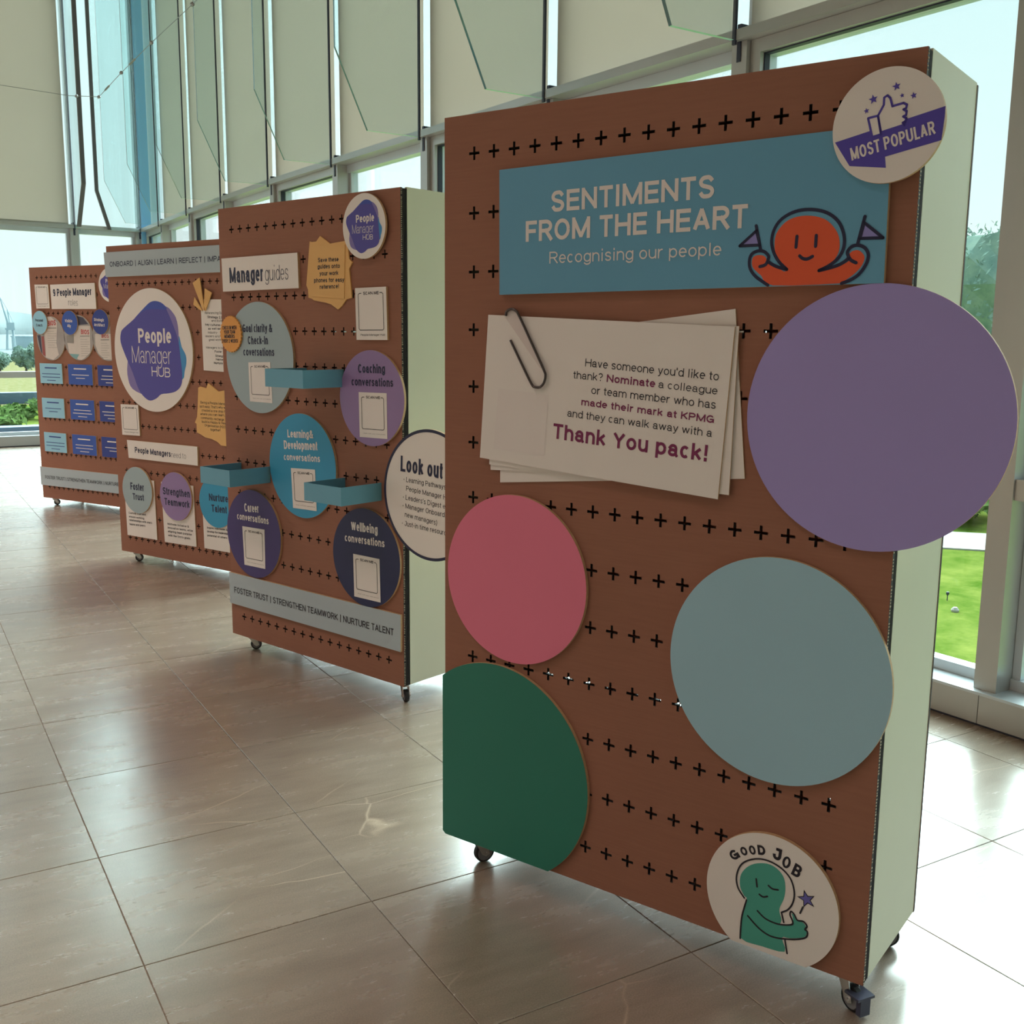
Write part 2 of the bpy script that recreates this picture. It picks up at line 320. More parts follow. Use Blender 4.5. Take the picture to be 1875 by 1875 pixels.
 ],
 'foster3': [
  ('FOSTER TRUST | STRENGTHEN TEAMWORK | NURTURE TALENT', 0.0576, 0.1701, 0.0092, 0.9492, 0.0289, 's', 'ink', 'FOSTER TRUST | STRENGTHEN TEAMWORK | NURTURE'),
 ],
}
# ------------------------------------------------------------------ helpers
def new_mat(name):
    m = bpy.data.materials.new(name); m.use_nodes = True
    return m, m.node_tree, m.node_tree.nodes['Principled BSDF']
def pm(name, col, rough=.6, metal=0, spec=.5, var=0, vscale=30, bump=0, bscale=200, emit=None):
    m, nt, b = new_mat(name); N = nt.nodes.new; K = nt.links.new
    b.inputs['Base Color'].default_value = rgba(col); b.inputs['Roughness'].default_value = rough
    b.inputs['Metallic'].default_value = metal; b.inputs['Specular IOR Level'].default_value = spec
    tc = N('ShaderNodeTexCoord')
    if var:
        no = N('ShaderNodeTexNoise'); no.inputs['Scale'].default_value = vscale; no.inputs['Detail'].default_value = 4
        K(tc.outputs['Object'], no.inputs['Vector'])
        mx = N('ShaderNodeMixRGB'); mx.inputs[1].default_value = rgba(tuple(v*(1-var) for v in col)); mx.inputs[2].default_value = rgba(tuple(min(1, v*(1+var)) for v in col))
        K(no.outputs['Fac'], mx.inputs[0]); K(mx.outputs[0], b.inputs['Base Color'])
    if bump:
        n2 = N('ShaderNodeTexNoise'); n2.inputs['Scale'].default_value = bscale; K(tc.outputs['Object'], n2.inputs['Vector'])
        bp = N('ShaderNodeBump'); bp.inputs['Strength'].default_value = bump; bp.inputs['Distance'].default_value = .002
        K(n2.outputs['Fac'], bp.inputs['Height']); K(bp.outputs[0], b.inputs['Normal'])
    return m
def kraft_mat(name, col):
    m, nt, b = new_mat(name); N = nt.nodes.new; K = nt.links.new
    tc = N('ShaderNodeTexCoord'); mp = N('ShaderNodeMapping'); mp.inputs['Scale'].default_value = (3, 40, 3)
    K(tc.outputs['Object'], mp.inputs[0])
    no = N('ShaderNodeTexNoise'); no.inputs['Scale'].default_value = 3; no.inputs['Detail'].default_value = 6; K(mp.outputs[0], no.inputs['Vector'])
    big = N('ShaderNodeTexNoise'); big.inputs['Scale'].default_value = 2.2; big.inputs['Detail'].default_value = 2; K(tc.outputs['Object'], big.inputs['Vector'])
    ad = N('ShaderNodeMath'); ad.operation = 'MULTIPLY_ADD'; ad.inputs[1].default_value = .5; K(no.outputs['Fac'], ad.inputs[0]); 
    hl = N('ShaderNodeMath'); hl.operation = 'MULTIPLY'; hl.inputs[1].default_value = .5; K(big.outputs['Fac'], hl.inputs[0]); K(hl.outputs[0], ad.inputs[2])
    mx = N('ShaderNodeMixRGB'); mx.inputs[1].default_value = rgba(tuple(v*.80 for v in col)); mx.inputs[2].default_value = rgba(tuple(v*1.2 for v in col))
    K(ad.outputs[0], mx.inputs[0]); K(mx.outputs[0], b.inputs['Base Color'])
    b.inputs['Roughness'].default_value = .75; b.inputs['Specular IOR Level'].default_value = .3
    wv = N('ShaderNodeTexWave'); wv.inputs['Scale'].default_value = 40; wv.inputs['Distortion'].default_value = .3; wv.bands_direction = 'Y'; K(tc.outputs['Object'], wv.inputs['Vector'])
    bp = N('ShaderNodeBump'); bp.inputs['Strength'].default_value = .08; bp.inputs['Distance'].default_value = .001
    K(wv.outputs['Fac'], bp.inputs['Height']); K(bp.outputs[0], b.inputs['Normal'])
    return m
def tile_mat():
    m, nt, b = new_mat('porcelain_tile'); N = nt.nodes.new; K = nt.links.new
    tc = N('ShaderNodeTexCoord'); oi = N('ShaderNodeObjectInfo')
    sc = N('ShaderNodeMath'); sc.operation = 'MULTIPLY'; sc.inputs[1].default_value = 37.; K(oi.outputs['Random'], sc.inputs[0])
    cx = N('ShaderNodeCombineXYZ'); K(sc.outputs[0], cx.inputs[0]); K(sc.outputs[0], cx.inputs[1])
    va = N('ShaderNodeVectorMath'); va.operation = 'ADD'; K(tc.outputs['Object'], va.inputs[0]); K(cx.outputs[0], va.inputs[1])
    mp = N('ShaderNodeMapping'); mp.inputs['Rotation'].default_value = (0, 0, math.radians(28)); mp.inputs['Scale'].default_value = (1.3, 5.5, 1); K(va.outputs[0], mp.inputs[0])
    no = N('ShaderNodeTexNoise'); no.inputs['Scale'].default_value = 1.6; no.inputs['Detail'].default_value = 9; no.inputs['Roughness'].default_value = .65; K(mp.outputs[0], no.inputs['Vector'])
    cr = N('ShaderNodeValToRGB'); e = cr.color_ramp.elements
    e[0].position = .25; e[0].color = rgba(TILE_DARK); e[1].position = .75; e[1].color = rgba(TILE_LIGHT); K(no.outputs['Fac'], cr.inputs[0])
    # thin pale veins: edges of stretched cells
    n2 = N('ShaderNodeTexVoronoi'); n2.feature = 'DISTANCE_TO_EDGE'; n2.inputs['Scale'].default_value = 1.25
    wob = N('ShaderNodeTexNoise'); wob.inputs['Scale'].default_value = 3.0; wob.inputs['Detail'].default_value = 3; K(va.outputs[0], wob.inputs['Vector'])
    wa_ = N('ShaderNodeVectorMath'); wa_.operation = 'MULTIPLY_ADD'; wa_.inputs[1].default_value = (.10, .10, .10); K(wob.outputs['Color'], wa_.inputs[0]); K(va.outputs[0], wa_.inputs[2])
    mp2 = N('ShaderNodeMapping'); mp2.inputs['Rotation'].default_value = (0, 0, math.radians(24)); mp2.inputs['Scale'].default_value = (.75, 2.2, 1); K(wa_.outputs[0], mp2.inputs[0]); K(mp2.outputs[0], n2.inputs['Vector'])
    vr = N('ShaderNodeValToRGB'); vr.color_ramp.elements[0].position = 0; vr.color_ramp.elements[0].color = (1, 1, 1, 1); vr.color_ramp.elements[1].position = .0055; vr.color_ramp.elements[1].color = (0, 0, 0, 1); K(n2.outputs['Distance'], vr.inputs[0])
    n3 = N('ShaderNodeTexNoise'); n3.inputs['Scale'].default_value = 2.1; K(va.outputs[0], n3.inputs['Vector'])
    gt = N('ShaderNodeValToRGB'); gt.color_ramp.elements[0].position = .48; gt.color_ramp.elements[1].position = .62; K(n3.outputs['Fac'], gt.inputs[0])
    vm = N('ShaderNodeMath'); vm.operation = 'MULTIPLY'; K(vr.outputs[0], vm.inputs[0]); K(gt.outputs[0], vm.inputs[1])
    v2 = N('ShaderNodeMath'); v2.operation = 'MULTIPLY'; v2.inputs[1].default_value = .75; K(vm.outputs[0], v2.inputs[0])
    mx = N('ShaderNodeMixRGB'); mx.inputs[2].default_value = rgba((.62, .50, .37)); K(v2.outputs[0], mx.inputs[0]); K(cr.outputs[0], mx.inputs[1])
    # fine speckle
    sp = N('ShaderNodeTexNoise'); sp.inputs['Scale'].default_value = 260; K(va.outputs[0], sp.inputs['Vector'])
    s2 = N('ShaderNodeMixRGB'); s2.blend_type = 'OVERLAY'; s2.inputs[0].default_value = .3; K(mx.outputs[0], s2.inputs[1]); K(sp.outputs['Fac'], s2.inputs[2])
    K(s2.outputs[0], b.inputs['Base Color'])
    rr = N('ShaderNodeMapRange'); rr.inputs[3].default_value = .20; rr.inputs[4].default_value = .33; K(no.outputs['Fac'], rr.inputs[0]); K(rr.outputs[0], b.inputs['Roughness'])
    b.inputs['Specular IOR Level'].default_value = TILE_SPEC; b.inputs['IOR'].default_value = 1.9
    bp = N('ShaderNodeBump'); bp.inputs['Strength'].default_value = .12; bp.inputs['Distance'].default_value = .002; K(no.outputs['Fac'], bp.inputs['Height']); K(bp.outputs[0], b.inputs['Normal'])
    return m
def glass_mat(name, tint, gl=.08, rough=.02):
    m = bpy.data.materials.new(name); m.use_nodes = True; nt = m.node_tree; nt.nodes.clear(); N = nt.nodes.new; K = nt.links.new
    o = N('ShaderNodeOutputMaterial'); t = N('ShaderNodeBsdfTransparent'); t.inputs[0].default_value = rgba(tint)
    g = N('ShaderNodeBsdfGlossy'); g.inputs['Roughness'].default_value = rough
    fr = N('ShaderNodeFresnel'); fr.inputs[0].default_value = 1.45
    ml = N('ShaderNodeMath'); ml.operation = 'MULTIPLY'; ml.inputs[1].default_value = gl/.04; K(fr.outputs[0], ml.inputs[0])
    mn = N('ShaderNodeMath'); mn.operation = 'MINIMUM'; mn.inputs[1].default_value = .14; K(ml.outputs[0], mn.inputs[0])
    mx = N('ShaderNodeMixShader'); K(mn.outputs[0], mx.inputs[0]); K(t.outputs[0], mx.inputs[1]); K(g.outputs[0], mx.inputs[2]); K(mx.outputs[0], o.inputs[0])
    return m
def blind_mat():
    m = bpy.data.materials.new('blind_fabric'); m.use_nodes = True; nt = m.node_tree; nt.nodes.clear(); N = nt.nodes.new; K = nt.links.new
    o = N('ShaderNodeOutputMaterial'); d = N('ShaderNodeBsdfDiffuse'); d.inputs[0].default_value = rgba(BLIND_D)
    t = N('ShaderNodeBsdfTranslucent'); tc = N('ShaderNodeTexCoord'); no = N('ShaderNodeTexNoise'); no.inputs['Scale'].default_value = .9; no.inputs['Detail'].default_value = 3
    K(tc.outputs['Object'], no.inputs['Vector'])
    mc = N('ShaderNodeMixRGB'); mc.inputs[1].default_value = rgba(tuple(v*.93 for v in BLIND_T)); mc.inputs[2].default_value = rgba(BLIND_T); K(no.outputs['Fac'], mc.inputs[0]); K(mc.outputs[0], t.inputs[0])
    a = N('ShaderNodeMixShader'); a.inputs[0].default_value = .6; K(d.outputs[0], a.inputs[1]); K(t.outputs[0], a.inputs[2]); K(a.outputs[0], o.inputs[0])
    return m
def foliage_mat(name, c1, c2, sc=2.5):
    m, nt, b = new_mat(name); N = nt.nodes.new; K = nt.links.new
    tc = N('ShaderNodeTexCoord'); no = N('ShaderNodeTexNoise'); no.inputs['Scale'].default_value = sc; no.inputs['Detail'].default_value = 9; no.inputs['Roughness'].default_value = .7; K(tc.outputs['Object'], no.inputs['Vector'])
    cr = N('ShaderNodeValToRGB'); cr.color_ramp.elements[0].position = .35; cr.color_ramp.elements[0].color = rgba(c1); cr.color_ramp.elements[1].position = .65; cr.color_ramp.elements[1].color = rgba(c2)
    K(no.outputs['Fac'], cr.inputs[0]); K(cr.outputs[0], b.inputs['Base Color']); b.inputs['Roughness'].default_value = 1; b.inputs['Specular IOR Level'].default_value = 0
    return m

TILE_DARK, TILE_LIGHT, TILE_SPEC = (.24, .185, .137), (.37, .298, .23), 1.0
BLIND_D, BLIND_T = (.56, .53, .48), (.515, .468, .415)
M = dict(
    kraft=kraft_mat('kraft_board', (.31, .14, .092)), kraft_edge=pm('kraft_cut_edge', (.55, .36, .20), .8, var=.2, vscale=120),
    flute=pm('pale_flute_paper', (.46, .36, .24), .8, var=.3, vscale=90), cream=pm('cream_side_card', (.62, .60, .46), .7, var=.04, vscale=4),
    black=pm('black_rubber', (.012, .011, .012), .6), gap=pm('dark_seal_slot_shade', (.02, .016, .015), .8, var=.4, vscale=60),
    chrome=pm('zinc_steel', (.62, .62, .62), .28, 1), wheel_grey=pm('grey_hub', (.25, .25, .27), .4), blue_plastic=pm('slate_plastic', (.05, .055, .10), .35),
    white=pm('white_card', (.82, .77, .74), .65, var=.02, vscale=5), navy=pm('navy_ink', (.010, .012, .055), .55), ink=pm('black_ink', (.014, .012, .022), .55),
    wine=pm('wine_ink', (.20, .012, .09), .55), red=pm('red_ink', (.5, .03, .04), .55), text_white=pm('pale_print', (.80, .74, .72), .6),
    signblue=pm('blue_print', (.13, .37, .56), .6, var=.03, vscale=3), grey_blue=pm('grey_blue_card', (.42, .50, .55), .6, var=.03, vscale=3),
    purple=pm('lilac_card', (.36, .30, .66), .6, var=.03, vscale=3), pink=pm('pink_card', (.78, .19, .30), .6, var=.04, vscale=3),
    green=pm('deep_green_card', (.016, .19, .135), .6, var=.05, vscale=3), pale_blue=pm('pale_blue_card', (.34, .56, .68), .6, var=.03, vscale=3),
    violet=pm('violet_ink', (.085, .06, .42), .55), lilac_ink=pm('lilac_ink', (.27, .25, .60), .55), orange=pm('orange_ink', (.78, .10, .03), .55),
    teal=pm('teal_ink', (.07, .38, .30), .55), star=pm('star_ink', (.14, .13, .45), .55), logo_a=pm('logo_indigo', (.07, .055, .36), .5), logo_b=pm('logo_violet', (.21, .16, .44), .5),
    logo_c=pm('logo_cyan', (.04, .27, .60), .5), logo_d=pm('logo_blue', (.04, .07, .42), .5),
    goal=pm('duck_egg_card', (.35, .45, .49), .6, var=.03, vscale=3), lilac=pm('dusty_lilac_card', (.30, .20, .42), .6, var=.03, vscale=3), cyan=pm('cyan_card', (.035, .32, .55), .6, var=.03, vscale=3),
    indigo=pm('indigo_card', (.055, .035, .17), .6, var=.03, vscale=3), midnight=pm('midnight_card', (.012, .018, .085), .55, var=.03, vscale=3), royal=pm('royal_blue_card', (.03, .09, .42), .6, var=.03, vscale=3), royal2=pm('deep_blue_card', (.022, .045, .27), .6, var=.03, vscale=3),
    tray=pm('tray_blue_card', (.14, .38, .52), .6, var=.03, vscale=3), yellow=pm('mustard_paper', (.78, .46, .17), .7, var=.06, vscale=9), amber=pm('amber_paper', (.78, .36, .09), .7, var=.06, vscale=9),
    skyblue=pm('light_blue_card', (.30, .60, .78), .6, var=.03, vscale=3), dark_print=pm('dark_photo_print', (.05, .05, .09), .6), photo_grey=pm('photo_grey', (.36, .33, .32), .6, var=.2, vscale=8), page=pm('photo_page', (.66, .60, .56), .6, var=.05, vscale=20), maroon=pm('photo_maroon', (.35, .08, .08), .6), photo_teal=pm('photo_teal', (.2, .40, .42), .6), wire=pm('clip_wire', (.10, .085, .085), .3, .8), clip_white=pm('clip_white', (.7, .62, .6), .5), hair=pm('hair_print', (.30, .28, .26), .6),
    tile=tile_mat(), grout=pm('grout', (.42, .34, .25), .8, var=.15, vscale=6), frame=pm('stone_grey_powdercoat', (.42, .42, .405), .33, .4, var=.03, vscale=4), frame_blue=pm('sky_tinted_powdercoat', (.52, .58, .62), .35, .2), seal=pm('dark_window_seal', (.02, .025, .05), .5),
    strip=pm('dark_bronze_strip', (.11, .10, .10), .4, .5), corner_blue=pm('saturated_blue_corner', (.16, .42, .70), .35),
    pane=glass_mat('window_glass', (.95, .985, .985), .02), fin=glass_mat('fin_glass', (.915, .968, .968), .05), fin_edge=pm('teal_glass_edge', (.012, .13, .14), .12, .0, .9),
    fin_low=pm('lit_glass_edge', (.30, .62, .52), .15, 0, .9), blind=blind_mat(), hem=pm('blind_hem', (.45, .42, .36), .6), wall=pm('painted_wall', (.45, .40, .35), .8, var=.03, vscale=2), ceiling=pm('ceiling_paint', (.55, .50, .45), .85),
    lawn=foliage_mat('lawn_grass', (.05, .11, .010), (.19, .22, .05), 1.1), lawn2=foliage_mat('dry_grass', (.14, .15, .05), (.26, .22, .13)), leaf=foliage_mat('hazed_tree_leaf', (.17, .27, .24), (.30, .40, .33)), leaf2=foliage_mat('bush_leaf', (.06, .13, .03), (.16, .24, .08)), bark=pm('bark', (.12, .09, .06), .9),  # tree leaf colours paled towards blue, haze painted in
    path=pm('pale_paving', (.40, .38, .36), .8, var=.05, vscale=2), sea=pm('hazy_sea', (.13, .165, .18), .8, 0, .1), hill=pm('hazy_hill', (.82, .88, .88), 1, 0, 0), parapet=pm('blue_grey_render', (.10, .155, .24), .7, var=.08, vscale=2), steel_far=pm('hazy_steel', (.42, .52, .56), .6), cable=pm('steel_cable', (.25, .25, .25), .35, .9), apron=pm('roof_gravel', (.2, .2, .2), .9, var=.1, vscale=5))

def link(name, me, parent=None, mats=(), mw=None):
    o = bpy.data.objects.new(name, me); C.objects.link(o)
    for m in mats: me.materials.append(m)
    if parent: o.parent = parent
    if mw is not None: o.matrix_world = mw
    return o
def tag(o, label=None, cat=None, group=None, kind=None):
    if label: o['label'] = label
    if cat: o['category'] = cat
    if group: o['group'] = group
    if kind: o['kind'] = kind
    return o
def empty(name, mw):
    o = bpy.data.objects.new(name, None); C.objects.link(o); o.empty_display_size = .1; o.matrix_world = mw
    return o
def child(name, me, parent, mats):          # mesh data given in the parent's own frame
    o = bpy.data.objects.new(name, me); C.objects.link(o)
    for m in mats: me.materials.append(m)
    o.parent = parent
    return o
class MB:
    """collects faces, then links them as ONE mesh object"""
    def __init__(s): s.v = []; s.f = []; s.m = []
    def add(s, vs, fs, mi=0):
        n = len(s.v); s.v += [tuple(v) for v in vs]; s.f += [tuple(n+i for i in f) for f in fs]; s.m += [mi]*len(fs)
    def box(s, a, b, mi=0, T=None):
        x0, y0, z0 = a; x1, y1, z1 = b
        vs = [(x0, y0, z0), (x1, y0, z0), (x1, y1, z0), (x0, y1, z0), (x0, y0, z1), (x1, y0, z1), (x1, y1, z1), (x0, y1, z1)]
        if T: vs = [tuple(T@Vector(v)) for v in vs]
        s.add(vs, [(0, 3, 2, 1), (4, 5, 6, 7), (0, 1, 5, 4), (1, 2, 6, 5), (2, 3, 7, 6), (3, 0, 4, 7)], mi)
    def prism(s, pts, z0, z1, mt=0, me=None):
        me = mt if me is None else me; n = len(pts)
        if sum(pts[i][0]*pts[(i+1) % n][1]-pts[(i+1) % n][0]*pts[i][1] for i in range(n)) < 0: pts = pts[::-1]
        s.add([(x, y, z1) for x, y in pts], [tuple(range(n))], mt)
        s.add([(x, y, z0) for x, y in pts], [tuple(reversed(range(n)))], me)
        s.add([(x, y, z0) for x, y in pts]+[(x, y, z1) for x, y in pts], [(i, (i+1) % n, n+(i+1) % n, n+i) for i in range(n)], me)
    def flat(s, pts, z, mi=0):
        n = len(pts)
        if sum(pts[i][0]*pts[(i+1) % n][1]-pts[(i+1) % n][0]*pts[i][1] for i in range(n)) < 0: pts = pts[::-1]
        s.add([(x, y, z) for x, y in pts], [tuple(range(n))], mi)
    def tube(s, pts, r, n=8, mi=0, cap=True, closed=False):
        P = [Vector(p) for p in pts]; rings = []; up = None
        for i, p in enumerate(P):
            t = ((P[min(i+1, len(P)-1)]-P[max(i-1, 0)])).normalized()
            if up is None: up = t.orthogonal().normalized()
            a = (up-t*up.dot(t)).normalized(); up = a; b = t.cross(a)
            rr = r[i] if isinstance(r, (list, tuple)) else r
            rings.append([tuple(p+(a*math.cos(2*math.pi*k/n)+b*math.sin(2*math.pi*k/n))*rr) for k in range(n)])
        vs = [v for q in rings for v in q]; fs = []
        for i in range(len(P)-1):
            for k in range(n): fs.append((i*n+k, i*n+(k+1) % n, (i+1)*n+(k+1) % n, (i+1)*n+k))
        if cap: fs.append(tuple(reversed(range(n)))); fs.append(tuple((len(P)-1)*n+k for k in range(n)))
        s.add(vs, fs, mi)
    def mesh(s, name, smooth=False):
        me = bpy.data.meshes.new(name); me.from_pydata(s.v, [], s.f); me.polygons.foreach_set('material_index', s.m)
        if smooth: me.polygons.foreach_set('use_smooth', [True]*len(s.f))
        me.update(); return me
    def build(s, name, mats, parent=None, mw=None, smooth=False):
        mats = mats if isinstance(mats, (list, tuple)) else [mats]
        if parent is not None: return child(name, s.mesh(name, smooth), parent, mats)
        return link(name, s.mesh(name, smooth), None, mats, mw)
def circle(cx, cy, r, n=72): return [(cx+r*math.cos(2*math.pi*i/n), cy+r*math.sin(2*math.pi*i/n)) for i in range(n)]
def clip_poly(pts, a, b, c):                 # keeps a*x + b*y >= c
    out = []
    for i in range(len(pts)):
        p, q = pts[i], pts[(i+1) % len(pts)]; dp = a*p[0]+b*p[1]-c; dq = a*q[0]+b*q[1]-c
        if dp >= 0: out.append(p)
        if (dp >= 0) != (dq >= 0): t = dp/(dp-dq); out.append((p[0]+t*(q[0]-p[0]), p[1]+t*(q[1]-p[1])))
    return out
def spline(pts, n=6, closed=False):
    if len(pts) < 3: return list(pts)
    out = []; L = len(pts); rng = L if closed else L-1
    for i in range(rng):
        p0 = pts[(i-1) % L] if closed or i > 0 else pts[0]; p1 = pts[i]; p2 = pts[(i+1) % L]; p3 = pts[(i+2) % L] if closed or i+2 < L else pts[-1]
        for k in range(n):
            t = k/n; out.append(tuple(.5*((2*p1[d])+(-p0[d]+p2[d])*t+(2*p0[d]-5*p1[d]+4*p2[d]-p3[d])*t*t+(-p0[d]+3*p1[d]-3*p2[d]+p3[d])*t**3) for d in range(len(p1))))
    if not closed: out.append(tuple(pts[-1]))
    return out
def ribbon(mb, pts, w, z, mi, smooth=True):
    P = spline(pts, 5) if smooth else list(pts); h = w/2; vs = []; fs = []
    for i, p in enumerate(P):
        a = P[max(i-1, 0)]; b = P[min(i+1, len(P)-1)]; d = Vector((b[0]-a[0], b[1]-a[1])); d = d.normalized() if d.length else Vector((1, 0)); n = Vector((-d.y, d.x))*h
        vs += [(p[0]+n.x, p[1]+n.y, z), (p[0]-n.x, p[1]-n.y, z)]
    for i in range(len(P)-1): fs.append((2*i+1, 2*i+3, 2*i+2, 2*i))
    mb.add(vs, fs, mi)
    for p in (P[0], P[-1]): mb.flat(circle(p[0], p[1], h, 10), z+.00004, mi)

